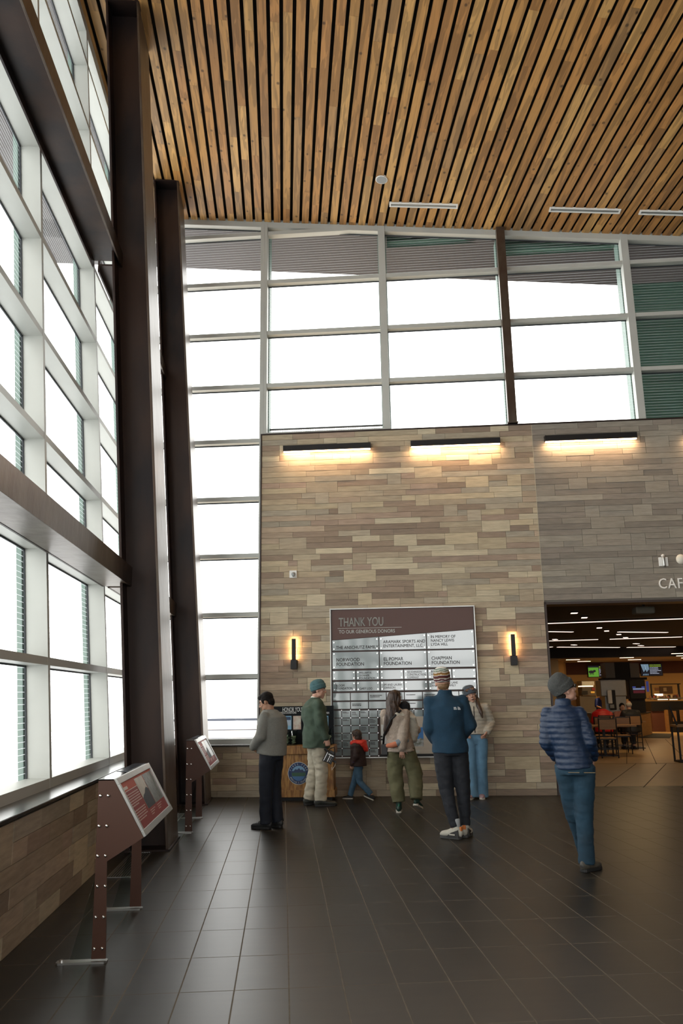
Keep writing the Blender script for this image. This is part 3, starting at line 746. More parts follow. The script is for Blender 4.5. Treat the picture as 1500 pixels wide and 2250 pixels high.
sr = [1037+70.2*k for k in range(7)]; rq = random.Random(9)
dx0, dz1 = 565, 1098
dsp_u0, dsp_u1 = UZ(568, 1300)[0]-2.0, UZ(1050, 1300)[0]-2.0
dsp_z0, dsp_z1 = UZ(800, 1443)[1]-.6, UZ(800, 1103)[1]-.6
for r_ in range(6):
    za_, zb_ = zc(sr[r_+1]), zc(sr[r_])
    for c_ in range(16):
        if X16[c_+1] > dsp_u0 and X16[c_] < dsp_u1 and r_ > 0: continue
        if npl > 58: break
        npl += 1
        plaque(X16[c_], X16[c_+1], za_, zb_, None, pins=False, gap=.006)
        if rq.random() < .4:
            me_p = [o for o in COL.objects if o.name.startswith('plaque')][-1]
            b2 = NB()
            for q in range(rq.choice((2, 3, 4))):
                x = X16[c_]+.018; xe = x+rq.uniform(.05, .1)
                while x < xe: w = rq.uniform(.006, .014); box(b2, x, x+w, -.0792, -.078, zb_-.032-q*.016, zb_-.024-q*.016); x += w+.003
            mk('small_lettering', b2, m_ink, me_p)
# pins of the small grid
bm = NB()
for r_ in range(7):
    z = zc(sr[r_])
    for c_ in range(17):
        if X16[c_] > dsp_u0-.02 and X16[c_] < dsp_u1+.02 and r_ > 1: continue
        cyl(bm, (min(max(X16[c_], .045), 2.395), -.086, z), (min(max(X16[c_], .045), 2.395), -.06, z), .009, 8)
mk('grid_pins', bm, m_bolt, t)
bm = NB(); box(bm, dsp_u0, dsp_u1, -.10, -.056, dsp_z0, dsp_z1); d = mk('picture_panel', bm, mat('pale_wood_panel', (.42, .36, .29), .5, var=.06, vscale=2, stretch=(1, 1, 8)), t, bev=.003)
d['label'] = 'pale panel with a blue mountain photograph'
px0, px1 = UZ(822, 1300)[0]-2.0, UZ(958, 1300)[0]-2.0; pz0, pz1 = UZ(890, 1373)[1]-.6, UZ(890, 1200)[1]-.6
bm = NB(); box(bm, px0, px1, -.103, -.1, pz0, pz1); q = mk('photograph', bm, mat('photo_blue_sky', (.03, .16, .42), .3), d)
bm = NB(); pts = [(px0, -.1035, pz0), (px1, -.1035, pz0), (px1, -.1035, pz0+.11)]+[(px1-(px1-px0)*k/9, -.1035, pz0+.11+.012*((k*7) % 3)) for k in range(1, 10)]; extr(bm, pts, (0, .0008, 0)); mk('photo_mountains', bm, mat('photo_hills', (.12, .13, .1), .4, col2=(.4, .42, .42), vscale=20), q)
bm = NB(); box(bm, dsp_u0+.01, px0-.15, -.103, -.1, dsp_z0+.02, dsp_z1-.12); mk('white_sheet', bm, mat('white_sheet', (.62, .64, .62), .4), d)
bm = NB(); box(bm, px0+.07, px0+.17, -.103, -.1, pz0-.1, pz0-.06); mk('caption_plate', bm, m_grey, d)
bm = NB(); box(bm, dsp_u0-.02, dsp_u1+.02, -.075, -.056, dsp_z0-.045, dsp_z0-.005); mk('shelf_lip', bm, m_black, t)

# ---- donation desk with sign and boxes
m_oak = mat('honey_oak', (.36, .185, .05), .4, col2=(.17, .07, .016), vscale=5, stretch=(7, 7, 1.1), bump=.08)
m_sign = mat('sign_black', (.005, .007, .009), .5, spec=.15)
t = thing('donation_desk', 'honey-oak donation desk with a round blue seal against the stone wall', 'desk', WT(1.07, 0, 0))
bm = NB(); box(bm, .03, 1.0, -.49, -.12, .10, .70); mk('cabinet_body', bm, m_oak, t, bev=.004)
bm = NB(); box(bm, 0, 1.03, -.53, -.1, .70, .83); mk('top_slab', bm, m_oak, t, bev=.006)
bm = NB(); box(bm, .01, 1.02, -.51, -.11, .05, .16); mk('base_moulding', bm, m_oak, t, bev=.005)
bm = NB(); box(bm, .06, .97, -.46, -.12, 0, .05); mk('plinth', bm, m_black, t)
sx_, sz_ = WM.inverted() @ (flo(650, 1697, 0)) , 0
us, zs = wal(656, 1699, .49); us -= 1.07
sb = NB(); cyl(sb, (us, -.497, zs), (us, -.49, zs), .165, 48); se = mk('round_seal', sb, mat('seal_navy', (.012, .03, .1), .4), t)
sb = NB(); cyl(sb, (us, -.4975, zs), (us, -.491, zs), .171, 48); mk('seal_rim', sb, mat('seal_white', (.55, .6, .6), .4), se, M=T(0, .002, 0))
sb = NB(); cyl(sb, (us, -.499, zs), (us, -.49, zs), .113, 48); mk('seal_sky', sb, mat('seal_blue', (.16, .3, .45), .4), se)
def half(zlo, zhi, r, m, nm, y, jag=0):
    b2 = NB(); pts = []
    n_ = 24
    tp_ = [(r*cos(a), r*sin(a)) for a in [math.asin(max(-1, min(1, zlo/r))) + (math.asin(max(-1, min(1, zhi/r)))-math.asin(max(-1, min(1, zlo/r))))*k/n_ for k in range(n_+1)]]
    R_ = [(x, z) for x, z in tp_]; L_ = [(-x, z) for x, z in reversed(tp_)]
    mid = []
    if jag: mid = [(r*.75, zhi-.005), (r*.5, zhi+.028), (r*.3, zhi+.012), (r*.05, zhi+.045), (-r*.2, zhi+.018), (-r*.45, zhi+.03), (-r*.7, zhi)]
    extr(b2, [(us+x, y, zs+z) for x, z in R_+mid+L_], (0, .004, 0)); mk(nm, b2, m, se)
half(-.02, .035, .112, mat('seal_mountain', (.02, .035, .09), .4), 'seal_mountain', -.5005, 1)
half(-.112, -.03, .112, mat('seal_lake', (.05, .13, .28), .4), 'seal_lake', -.5003)
half(-.045, .01, .111, mat('seal_forest', (.03, .085, .05), .4), 'seal_forest', -.502)
m_sw = bpy.data.materials['seal_white']
for s_, a0, da in (('PIKES PEAK', 160, -15.5), ("AMERICA'S MOUNTAIN", 207, 7.9)):
    for k, ch in enumerate(s_):
        a = a0+da*k
        if ch == ' ': continue
        top_ = da < 0; rr_ = .127 if top_ else .151
        M_ = T(us+rr_*cos(R(a)), -.4985, zs+rr_*sin(R(a))) @ RY(-(a-90) if top_ else -(a+90))
        text(ch, .036, m_sw, M_, se, sx=.95, ext=.0008, align='CENTER', bold=.0005, name='seal_letter')
# sign board at the back of the desk
su0, sz1 = 1.0-1.07, 1.44
t2 = thing('donation_sign', 'black upright sign with white donation lettering behind the oak desk', 'sign', WT(1.0, .04, .831))
bm = NB(); box(bm, 0, 1.05, -.1, -.07, .0, .61); mk('sign_panel', bm, m_sign, t2)
def sgn(x, y):
    u, z = wal(x, y, .14); return u-1.0, z-.83
m_wt = mat('sign_white', (.7, .72, .72), .5)
a, b_ = sgn(620, 1563); text('HONOR YOU', .105, m_wt, T(a, -.101, b_-.01), t2, sx=.5, ext=.0006)
a, b_ = sgn(612, 1567.5); text('GENEROUS DONATIONS', .048, m_wt, T(a-.02, -.101, b_-.01), t2, sx=.58, ext=.0006)
a, b_ = sgn(708, 1567.5); text('UNTAIN', .048, m_wt, T(a, -.101, b_-.01), t2, sx=.62, ext=.0006, bold=.0008)
m_pb = mat('poster_blue', (.2, .42, .6), .4); m_pn = mat('poster_navy', (.01, .04, .1), .4); m_ps = mat('poster_sky', (.35, .45, .55), .4); m_pw = mat('poster_cream', (.6, .58, .5), .5, col2=(.5, .35, .28), vscale=14)
for (xa, xb, kind) in ((623, 640, 0), (644, 661, 1), (709, 721, 0)):
    a0, z0_ = sgn(xa, 1603); a1, z1_ = sgn(xb, 1573)
    b2 = NB(); box(b2, a0, a1, -.104, -.1, z0_, z1_); p = mk('poster', b2, m_pw if kind else m_pb, t2)
    if not kind:
        b2 = NB(); box(b2, a0+.01, a1-.01, -.1048, -.104, z0_+.15, z1_-.015); mk('poster_heading', b2, m_pn, p)
        b2 = NB(); box(b2, a0+.01, a1-.01, -.1048, -.104, z0_+.06, z0_+.15); mk('poster_sky', b2, m_ps, p)
m_acr = glassmat('clear_acrylic', (.86, .9, .88)); m_bill = mat('banknotes', (.3, .33, .24), .8, col2=(.16, .19, .12), vscale=12)
def dbox(x0, x1, lb, hgt):
    u_0 = wal(x0, 1640, .35)[0]; u_1 = wal(x1, 1640, .35)[0]; w = u_1-u_0
    t = thing('donation_box', lb, 'donation box', WT(u_0, .35, .832), 'clear donation boxes on the oak desk')
    bm = NB(); box(bm, 0, w, -.09, .09, 0, .012); mk('base_plate', bm, m_acr, t)
    bm = NB()
    for a_, b__, c_, d_ in ((0, .005, -.09, .09), (w-.005, w, -.09, .09), (.005, w-.005, -.09, -.085), (.005, w-.005, .085, .09)): box(bm, a_, b__, c_, d_, .012, hgt)
    mk('clear_body', bm, m_acr, t)
    bm = NB(); box(bm, -.004, w+.004, -.094, .094, hgt, hgt+.01); lid = mk('lid', bm, m_acr, t)
    bm = NB(); box(bm, w*.3, w*.45, -.10, -.094, hgt-.07, hgt-.035); cyl(bm, (w*.37, -.1, hgt-.035), (w*.37, -.1, hgt-.0), .014, 8); mk('padlock', bm, m_bolt, t)
    rq = random.Random(int(x0))
    for i in range(9):
        bm = NB(); box(bm, -.035, .035, -.018, .018, -.001, .001)
        for v_ in bm.verts: v_.co.z += .012*sin(v_.co.x*60)
        mk('banknote', bm, m_bill, t, M=T(rq.uniform(.04, max(.045, w-.04)), rq.uniform(-.05, .05), .03+i*.013) @ RZ(rq.uniform(0, 180)) @ RX(rq.uniform(-50, 50)) @ RY(rq.uniform(-40, 40)))
dbox(624, 637, 'clear acrylic donation box of banknotes, leftmost on the oak desk', .20)
dbox(638.5, 652, 'taller clear acrylic donation box of banknotes beside the leftmost one', .225)
dbox(716, 729, 'clear acrylic donation box at the right end of the oak desk', .24)
# ================================================================= people
m_skin = mat('skin_tan', (.38, .2, .12), .5, var=.05, vscale=20); m_skin2 = mat('skin_light', (.5, .28, .2), .5, var=.05, vscale=20)
m_hairb = mat('black_hair', (.008, .006, .005), .75, spec=.2, bump=.4, bscale=90, stretch=(1, 1, .25)); m_hairbr = mat('brown_hair', (.055, .028, .015), .42, bump=.6, bscale=80, stretch=(1, 1, .12), col2=(.02, .01, .007), vscale=30)
m_eye = mat('eye_dark', (.01, .01, .01), .2); m_eyew = mat('eye_white', (.7, .68, .65), .3); m_lip = mat('lips', (.33, .09, .07), .5); m_mouth = mat('mouth_dark', (.08, .015, .012), .6); m_teeth = mat('teeth', (.75, .72, .65), .3)
def solid(bm, vox=.012, sm=3, disp=None, keep=None):
    bmesh.ops.recalc_face_normals(bm, faces=bm.faces)
    me = bpy.data.meshes.new('t'); bm.to_mesh(me); bm.free()
    o = bpy.data.objects.new('t', me); COL.objects.link(o)
    r = o.modifiers.new('r', 'REMESH'); r.mode = 'VOXEL'; r.voxel_size = vox
    if sm: s = o.modifiers.new('s', 'SMOOTH'); s.iterations = sm; s.factor = .5
    bpy.context.view_layer.update()
    m2 = bpy.data.meshes.new_from_object(o.evaluated_get(bpy.context.evaluated_depsgraph_get()))
    bpy.data.objects.remove(o); bpy.data.meshes.remove(me); m2.materials.clear()
    if disp:
        ns = [v.normal.copy() for v in m2.vertices]
        for v, n_ in zip(m2.vertices, ns):
            d = disp(v.co, n_)
            v.co += n_*d
    for p in m2.polygons: p.use_smooth = True
    return m2
def folds(a=.006, f=7, sd=0.0, zs=2.2):
    def g(c, n_):
        q = Vector((c.x*f+sd, c.y*f, c.z*f*zs))
        return a*(noise.noise(q)+.5*noise.noise(q*2.1))
    return g
def puffs(a=.014, p=.062, f=6):
    def g(c, n_):
        w = c.z/p+.35*noise.noise(Vector((c.x*3, c.y*3, c.z*4)))
        return a*(abs(sin(pi*w))**.6-.75)+.004*noise.noise(c*f*4)
    return g
DJ = dict(pel=(0, 0, .95), wst=(0, .0, 1.09), cst=(0, .0, 1.28), nck=(0, -.015, 1.46), hd=(0, .012, 1.628),
          shR=(.175, -.005, 1.405), elR=(.235, -.03, 1.135), wrR=(.235, .05, .90), shL=(-.175, -.005, 1.405), elL=(-.235, -.03, 1.135), wrL=(-.235, .05, .90),
          hpR=(.088, 0, .92), knR=(.1, .02, .50), anR=(.1, -.02, .085), hpL=(-.088, 0, .92), knL=(-.1, .02, .50), anL=(-.1, -.02, .085))
class Fig: pass
def figure(name, label, X, Y, dirv, H, J=None, head=(0, 0, 0), skin=None, hands=None, build=1.0, hscale=1.0, z=0.0, vox=.0075, group=None, cat='person'):
    F = Fig(); j = dict(DJ); j.update(J or {}); F.j = {k: Vector(v) for k, v in j.items()}; F.s = H/1.75; F.b = build
    h = math.degrees(math.atan2(dirv[1], dirv[0]))-90
    F.root = thing(name, label, cat, T(X, Y, z) @ RZ(h) @ Matrix.Scale(F.s, 4), group)
    F.HM = Matrix.Translation(F.j['hd']) @ RZ(head[0]) @ RX(head[1]) @ RY(head[2]) @ Matrix.Scale(hscale, 4)
    F.skin = skin or m_skin
    j = F.j; bm = NB()
    # torso, neck
    tor(bm, F, [(-.10, .12, .075), (0, .135, .085), (.35, .13, .088), (.7, .145, .095), (.9, .13, .07), (.98, .075, .055)])
    loft(bm, [j['nck']+Vector((0, 0, -.05)), j['nck']+Vector((0, .005, .03)), F.HM @ Vector((0, -.02, -.05))], [(.07, .065), (.056, .058), (.052, .058)])
    for s in 'RL':
        loft(bm, [j['sh'+s], (j['sh'+s]+j['el'+s])/2, j['el'+s], (j['el'+s]*.6+j['wr'+s]*.4), j['wr'+s]], [.05, .043, .038, .038, (.026, .021)])
        a = j['an'+s]
        loft(bm, [j['hp'+s], (j['hp'+s]*.5+j['kn'+s]*.5), j['kn'+s], j['kn'+s]*.65+a*.35, a], [.08, .07, .052, .054, .036])
        ell(bm, a+Vector((0, .01, -.02)), (.026, .034, .02))
    hm = F.HM
    ell(bm, (0, -.01, .03), (.074, .093, .092), hm, 24); ell(bm, (0, .028, -.042), (.057, .06, .07), hm); ell(bm, (0, .062, -.098), (.025, .022, .02), hm)
    for s in (-1, 1):
        ell(bm, (s*.04, .018, -.06), (.024, .04, .034), hm); ell(bm, (s*.034, .058, -.02), (.024, .022, .024), hm)
        ell(bm, (s*.075, -.008, -.008), (.009, .018, .029), hm); ell(bm, (s*.012, .1, -.028), (.01, .011, .009), hm)
        ell(bm, (s*.032, .078, .03), (.024, .012, .009), hm)
    loft(bm, [hm @ Vector(p) for p in ((0, .083, .028), (0, .1, 0), (0, .111, -.022))], [.009, .011, .0125])
    ell(bm, (0, .087, -.057), (.024, .010, .007), hm); ell(bm, (0, .084, -.071), (.021, .010, .008), hm)
    me = solid(bm, vox, 3)
    b2 = bmesh.new(); b2.from_mesh(me); bpy.data.meshes.remove(me)
    for s, kw in (hands or {}).items(): hand(b2, F, s, **kw)
    F.body = mk('body', b2, F.skin, F.root, smooth=True, fix=False)
    return F
def tor(bm, F, prof, grow=(0, 0), ext=None, n=24):
    j = F.j; pts = []; rr = []
    ch = [j['pel'], j['wst'], j['cst'], j['nck']]
    def at(t):
        seg = [0, .3, .68, 1.0]
        for i in range(3):
            if t <= seg[i+1] or i == 2:
                q = (t-seg[i])/(seg[i+1]-seg[i]); return ch[i].lerp(ch[i+1], q)
    for t, rx, ry in prof: pts.append(at(t)); rr.append(((rx+grow[0])*F.b, (ry+grow[1])*F.b))
    sh = (j['shR']-j['shL']).normalized(); ref = Vector((0, 0, 1)).cross(sh).normalized()
    loft(bm, pts, rr, n, ref=ref)
def hand(bm, F, s, fdir=(0, 0, -1), palm=(0, 1, 0), curl=25, spread=4, thumb=None, sc=1.0):
    """palm plus five separate bent fingers, rooted at the wrist"""
    w = F.j['wr'+s]; f = Vector(fdir).normalized(); p = Vector(palm); p = (p-f*p.dot(f)).normalized(); a = f.cross(p) # across
    side = 1 if s == 'R' else -1
    # thumb side: for a hanging right hand with palm toward the body the thumb points forward
    th = thumb if thumb is not None else 1
    a = a*th
    loft(bm, [w-f*.02, w+f*.02*sc, w+f*.055*sc, w+f*.09*sc], [(.022, .018), (.03, .017), (.038, .016), (.037, .013)], 12, ref=p, round_caps=True)
    for k, (o, L_) in enumerate(((.028, .072), (.0095, .08), (-.0095, .074), (-.0275, .058))):
        d = (f+a*math.tan(R(spread))*(1.5-k)*.6).normalized(); q = w+f*.08*sc+a*o*sc; pts = [q]; ang = 0
        for m_, part in enumerate((.45, .32, .23)):
            ang += curl*(1.0 if m_ else .7); dd = (d*cos(R(ang))+p*sin(R(ang))).normalized(); q = q+dd*L_*part*sc; pts.append(q)
        loft(bm, pts, [.0092*sc, .0088*sc, .008*sc, .0068*sc], 8, ref=p)
    q = w+f*.022*sc+a*.026*sc; d = (f*.75+a*.7+p*.25).normalized(); pts = [q]
    for part, tw in ((.03, 0), (.028, .25), (.024, .5)):
        d = (d+p*tw*.5+f*tw*.4).normalized(); q = q+d*part*sc; pts.append(q)
    loft(bm, pts, [.013*sc, .0105*sc, .0095*sc, .0075*sc], 8, ref=p)
def eyes(F, brow=True, mouth=None):
    for s in (-1, 1):
        bm = NB(); ell(bm, (s*.031, .0835, .009), (.0125, .008, .0065), F.HM); e = mk('eye', bm, m_eyew, F.root, smooth=True)
        bm = NB(); ell(bm, (s*.031, .0895, .009), (.006, .004, .006), F.HM); mk('iris', bm, m_eye, e, smooth=True)
        if brow: bm = NB(); loft(bm, [F.HM @ Vector(p) for p in ((s*.014, .09, .031), (s*.032, .09, .036), (s*.05, .08, .03))], [.003, .0035, .002], 8); mk('eyebrow', bm, m_hairb, F.root, smooth=True)
def top_garment(F, name, m, hem=.80, g=(.035, .045), sl=(.072, .066, .056), cuff=None, flare=0.0, disp=None, collar=None, vox=.011, sleeves='RL', hemdrop=0, shoulder=.19, sm=3, hood=None):
    j = F.j; bm = NB(); z0 = hem
    # torso stack from the hem up
    pts = []; rr = []; pw = j['pel']; 
    prof = [(hem, .15+flare, .11+flare), (.90, .155+flare*.7, .112+flare*.7), (1.0, .15+flare*.4, .108+flare*.4), (1.12, .146+flare*.2, .105), (1.25, .162, .115), (1.36, .176, .112), (1.42, .15, .095), (1.455, .1, .08), (1.485, .06, .06)]
    prof = [q for q in prof if q[0] >= hem]
    def cen(z):
        ks = [j['pel'], j['wst'], j['cst'], j['nck']]
        if z <= ks[0].z: return Vector((ks[0].x, ks[0].y, z))
        for a, b_ in zip(ks, ks[1:]):
            if z <= b_.z: return a.lerp(b_, (z-a.z)/(b_.z-a.z))
        return Vector((ks[-1].x, ks[-1].y, z))
    for z, rx, ry in prof: pts.append(cen(z)); rr.append(((rx+g[0]*(1 if z < 1.4 else .5))*F.b, (ry+g[1]*(1 if z < 1.4 else .5))*F.b))
    sh = (j['shR']-j['shL']).normalized(); ref = Vector((0, 0, 1)).cross(sh).normalized()
    loft(bm, pts, rr, 28, ref=ref, round_caps=False)
    for s in sleeves:
        a, e, w = j['sh'+s], j['el'+s], j['wr'+s]
        inn = a.lerp(j['cst'], .45)+Vector((0, 0, .06))
        ell(bm, a, (sl[0]*.97,)*3); ell(bm, e, (sl[1]*.97,)*3)
        loft(bm, [inn, a, a.lerp(e, .5), e, e.lerp(w, .5), e.lerp(w, .93)], [sl[0]*.95, sl[0], sl[0]*.95, sl[1], (sl[1]+sl[2])*.5, sl[2]], 16)
    if collar:
        hc, rc = collar
        c0 = j['nck']; loft(bm, [c0+Vector((0, 0, -.06)), c0+Vector((0, .0, .0)), c0+Vector((0, .004, hc+.02))], [(rc*1.45, rc*1.2), (rc*1.08, rc), (rc*.95, rc*.92)], 20, round_caps=False)
    me = solid(bm, vox, sm, disp or folds())
    return mko(name, me, m, F.root)
def trousers(F, m, top=.985, r=(.098, .088, .075, .068), hem=.04, disp=None, name='trousers', vox=.011, waist=(.165, .122), hemf=None):
    j = F.j; bm = NB(); p = j['pel']
    loft(bm, [Vector((p.x, p.y, top)), Vector((p.x, p.y-.005, .92)), Vector((p.x, p.y-.01, .84))], [(waist[0]*F.b, waist[1]*F.b), ((waist[0]+.018)*F.b, (waist[1]+.02)*F.b), ((waist[0]+.01)*F.b, (waist[1]+.01)*F.b)], 24, round_caps=False)
    for s in 'RL':
        h, k, a = j['hp'+s], j['kn'+s], j['an'+s]
        loft(bm, [h+Vector((0, -.005, 0)), h.lerp(k, .35), k, k.lerp(a, .5), a+Vector((0, 0, hem-.06))], [(r[0]*F.b, r[0]*1.08*F.b), r[0]*F.b, r[1], r[2], r[3]], 20, round_caps=False)
    me = solid(bm, vox, 3, disp or folds(.007, 8, 3, 1.4))
    return mko(name, me, m, F.root)
def shoes(F, m, msole, yaw=(8, -8), pitch=(0, 0), L_=.26, high=0.0, lace=None, w=.046, tall=1.1):
    out = []
    for i, s in enumerate('RL'):
        a = F.j['an'+s]; M_ = T(a.x, a.y, max(0, a.z-.085)) @ RZ(-yaw[i]) @ T(0, .12, 0) @ RX(-pitch[i]) @ T(0, -.12, 0) @ Matrix.Diagonal((1, 1, tall, 1))
        bm = NB(); b0, l_ = -.065, L_
        st = [(-.062, .03, .075), (-.045, .038, .09), (0, .04, .095), (.05, .042, .078), (.1, w, .062), (.15, w, .054), (.185, .038, .046), (.203, .02, .034)]
        k = l_/.27
        loft(bm, [(0, y*k, z/2+.012) for y, w_, z in st], [(w_, z/2) for y, w_, z in st], 16, ref=(0, 0, 1))
        loft(bm, [(0, -.012, .05), (0, -.015, .105+high)], [(.044, .055), (.042, .052)], 16, round_caps=False)
        bmesh.ops.transform(bm, matrix=M_, verts=bm.verts)
        me = solid(bm, .007, 2); sh = mko('shoe', me, m, F.root)
        bm = NB(); pts = [(-.038, -.06), (-.04, 0), (-.043, .06), (-.048, .13), (-.04, .185), (-.015, .212), (.018, .212), (.042, .18), (.049, .12), (.042, .05), (.04, 0), (.036, -.055), (.018, -.074), (-.018, -.074)]
        extr(bm, [(x, y*k, .001) for x, y in pts], (0, 0, .026)); bmesh.ops.transform(bm, matrix=M_, verts=bm.verts)
        mk('sole', bm, msole, sh, bev=.004)
        out.append((sh, M_))
    return out
def beanie(F, m, tilt=-12, cuff=True, h=.15, disp=None, slouch=0.0, z0=.012, name='beanie'):
    B = F.HM @ T(0, -.008, .03) @ RX(tilt)
    bm = NB(); rings = [(z0-.03, .086, .104), (z0-.01, .092, .112), (.05, .094, .114), (.085, .088, .107), (.108, .074, .09), (.122, .055, .067), (.131, .03, .037), (.134, .008, .01)]
    loft(bm, [(0, -slouch*max(0, z-.02)*4, z*h/.15) for z, a, b_ in rings], [(a, b_) for z, a, b_ in rings], 24, round_caps=False)
    if cuff: loft(bm, [(0, 0, z0-.034), (0, 0, z0-.026), (0, 0, z0+.03), (0, 0, z0+.038)], [(.092, .109), (.102, .119), (.105, .122), (.097, .115)], 24, round_caps=False)
    bmesh.ops.transform(bm, matrix=B, verts=bm.verts)
    me = solid(bm, .006, 2, disp or folds(.002, 30, 2)); o = mko(name, me, m, F.root); return o, B
def attr_stripes(o, B, cols):
    me = o.data; a = me.color_attributes.new('tone', 'FLOAT_COLOR', 'POINT'); Bi = B.inverted()
    for v in me.vertices:
        q = Bi @ v.co; z = q.z+.004*sin(q.x*60)
        c = cols[-1][1]
        for zz, cc in cols:
            if z < zz: c = cc; break
        a.data[v.index].color = (*c, 1)

# ---- grey sweatshirt man
m_sweat = mat('heather_grey_fleece', (.2, .2, .18), .9, var=.08, vscale=60, bump=.3, bscale=250); m_navy = mat('dark_navy_denim', (.004, .007, .015), .8, var=.15, vscale=20, bump=.2, bscale=200)
m_bshoe = mat('black_shoe', (.02, .02, .02), .55); m_sole_b = mat('black_sole', (.012, .012, .012), .6); m_sole_w = mat('off_white_sole', (.5, .47, .4), .6)
F = figure('person', 'dark-haired man in a grey sweatshirt and dark trousers looking down, hands in pockets', -.15, 10.70, (-.86, .51), 1.69,
    dict(pel=(0, .0, .94), wst=(0, -.02, 1.08), cst=(0, -.02, 1.27), nck=(0, .02, 1.45), hd=(-.005, .075, 1.585),
         shR=(.17, -.0, 1.39), elR=(.22, -.02, 1.14), wrR=(.14, .17, .99), shL=(-.17, 0, 1.39), elL=(-.23, .02, 1.15), wrL=(-.15, .2, 1.01),
         knR=(.09, .01, .5), knL=(-.09, .02, .5), anR=(.09, -.05, .085), anL=(-.08, .03, .085)), head=(12, -24, 0), build=1.02,
    hands=dict(L=dict(fdir=(.5, -1, -.5), palm=(1, 0, 0), curl=10), R=dict(fdir=(-.5, -1, -.5), palm=(-1, 0, 0), curl=10)))
top_garment(F, 'sweatshirt', m_sweat, hem=.92, g=(.04, .075), sl=(.078, .074, .056), collar=(.02, .07), flare=.012, disp=folds(.010, 6, 1, 1.2))
bm = NB(); loft(bm, [Vector((0, -.002, .895)), Vector((0, -.002, .945))], [(.183, .14), (.192, .15)], 28, round_caps=False); mko('waistband', solid(bm, .01, 2, folds(.003, 9)), m_sweat, F.root)
trousers(F, m_navy, top=.97, r=(.108, .092, .082, .078))
for k, (sh_, M_) in enumerate(shoes(F, m_bshoe, m_sole_b, yaw=(14, -6))):
    for q in range(3):
        bm = NB(); loft(bm, [M_ @ Vector(p) for p in ((-.03, .06+q*.03, .085-q*.012), (0, .065+q*.03, .095-q*.012), (.03, .06+q*.03, .085-q*.012))], [.004]*3, 6); mk('lace', bm, m_black, sh_, smooth=True)
bm = NB(); ell(bm, (0, -.022, .047), (.083, .095, .088), F.HM, 24); ell(bm, (0, .03, .085), (.07, .062, .04), F.HM); ell(bm, (0, -.06, -.012), (.068, .05, .07), F.HM)
for s in (-1, 1): ell(bm, (s*.07, .022, .02), (.012, .02, .035), F.HM)
mko('hair', solid(bm, .006, 2, folds(.003, 30, 4)), m_hairb, F.root)
bm = NB()
for p, r_ in (((0, .07, -.102), (.026, .02, .018)), ((.03, .045, -.088), (.02, .03, .02)), ((-.03, .045, -.088), (.02, .03, .02)), ((0, .093, -.047), (.022, .006, .005))): ell(bm, p, r_, F.HM)
mko('beard', solid(bm, .005, 1), mat('short_beard', (.05, .03, .022), .8), F.root)
eyes(F)

# ---- green overshirt man with camera
m_gshirt = mat('forest_green_cotton', (.05, .078, .054), .9, var=.15, vscale=14, bump=.35, bscale=160); m_cream = mat('cream_trousers', (.44, .4, .31), .85, var=.06, vscale=12, bump=.3, bscale=120)
m_teal = mat('teal_knit', (.06, .13, .14), .95, bump=.7, bscale=160, stretch=(1, 1, .3)); m_olive = mat('dark_olive_boot', (.03, .032, .026), .6)
F = figure('person', 'man in a forest green overshirt, cream trousers and teal beanie standing in profile', .50, 12.72, (.97, .22), 1.83,
    dict(pel=(0, -.01, .95), wst=(0, .0, 1.09), cst=(0, -.03, 1.28), nck=(0, -.02, 1.46), hd=(0, .045, 1.61),
         shR=(.18, -.02, 1.40), elR=(.235, .0, 1.13), wrR=(.225, .1, .93), shL=(-.18, -.02, 1.40), elL=(-.22, -.02, 1.13), wrL=(-.2, .08, .93),
         knR=(.1, .05, .5), knL=(-.1, .0, .5), anR=(.11, .03, .085), anL=(-.11, -.08, .085)), head=(-22, -4, 0), skin=m_skin2, build=1.04,
    hands=dict(R=dict(fdir=(0, .15, -1), palm=(-1, .2, 0), curl=62, spread=1, thumb=-1), L=dict(fdir=(0, .1, -1), palm=(1, 0, 0), curl=20)))
top_garment(F, 'overshirt', m_gshirt, hem=.80, g=(.05, .058), sl=(.08, .07, .054), collar=(.03, .078), flare=.022, disp=folds(.02, 6.5, 2, 1.1))
bm = NB(); loft(bm, [F.j['nck']+Vector((0, .0, .01)), F.j['nck']+Vector((0, .012, .05))], [(.068, .066), (.064, .062)], 20, round_caps=False); mko('inner_collar', solid(bm, .006, 1), mat('white_cotton', (.7, .68, .6), .8), F.root)
bm = NB(); loft(bm, [F.j['elR'].lerp(F.j['wrR'], .84), F.j['elR'].lerp(F.j['wrR'], .99)], [.058, .054], 16, round_caps=False); mko('cuff', solid(bm, .007, 1), m_gshirt, F.root)
trousers(F, m_cream, top=.97, r=(.108, .096, .088, .086), hem=.05, disp=folds(.013, 8, 5, 2.0), waist=(.17, .13))
shoes(F, m_olive, m_sole_b, yaw=(4, -10), L_=.30, high=.05)
beanie(F, m_teal, tilt=20)
bm = NB(); ell(bm, (0, -.05, -.015), (.068, .055, .05), F.HM); mko('hair', solid(bm, .006, 2, folds(.004, 40)), m_hairbr, F.root)
eyes(F)
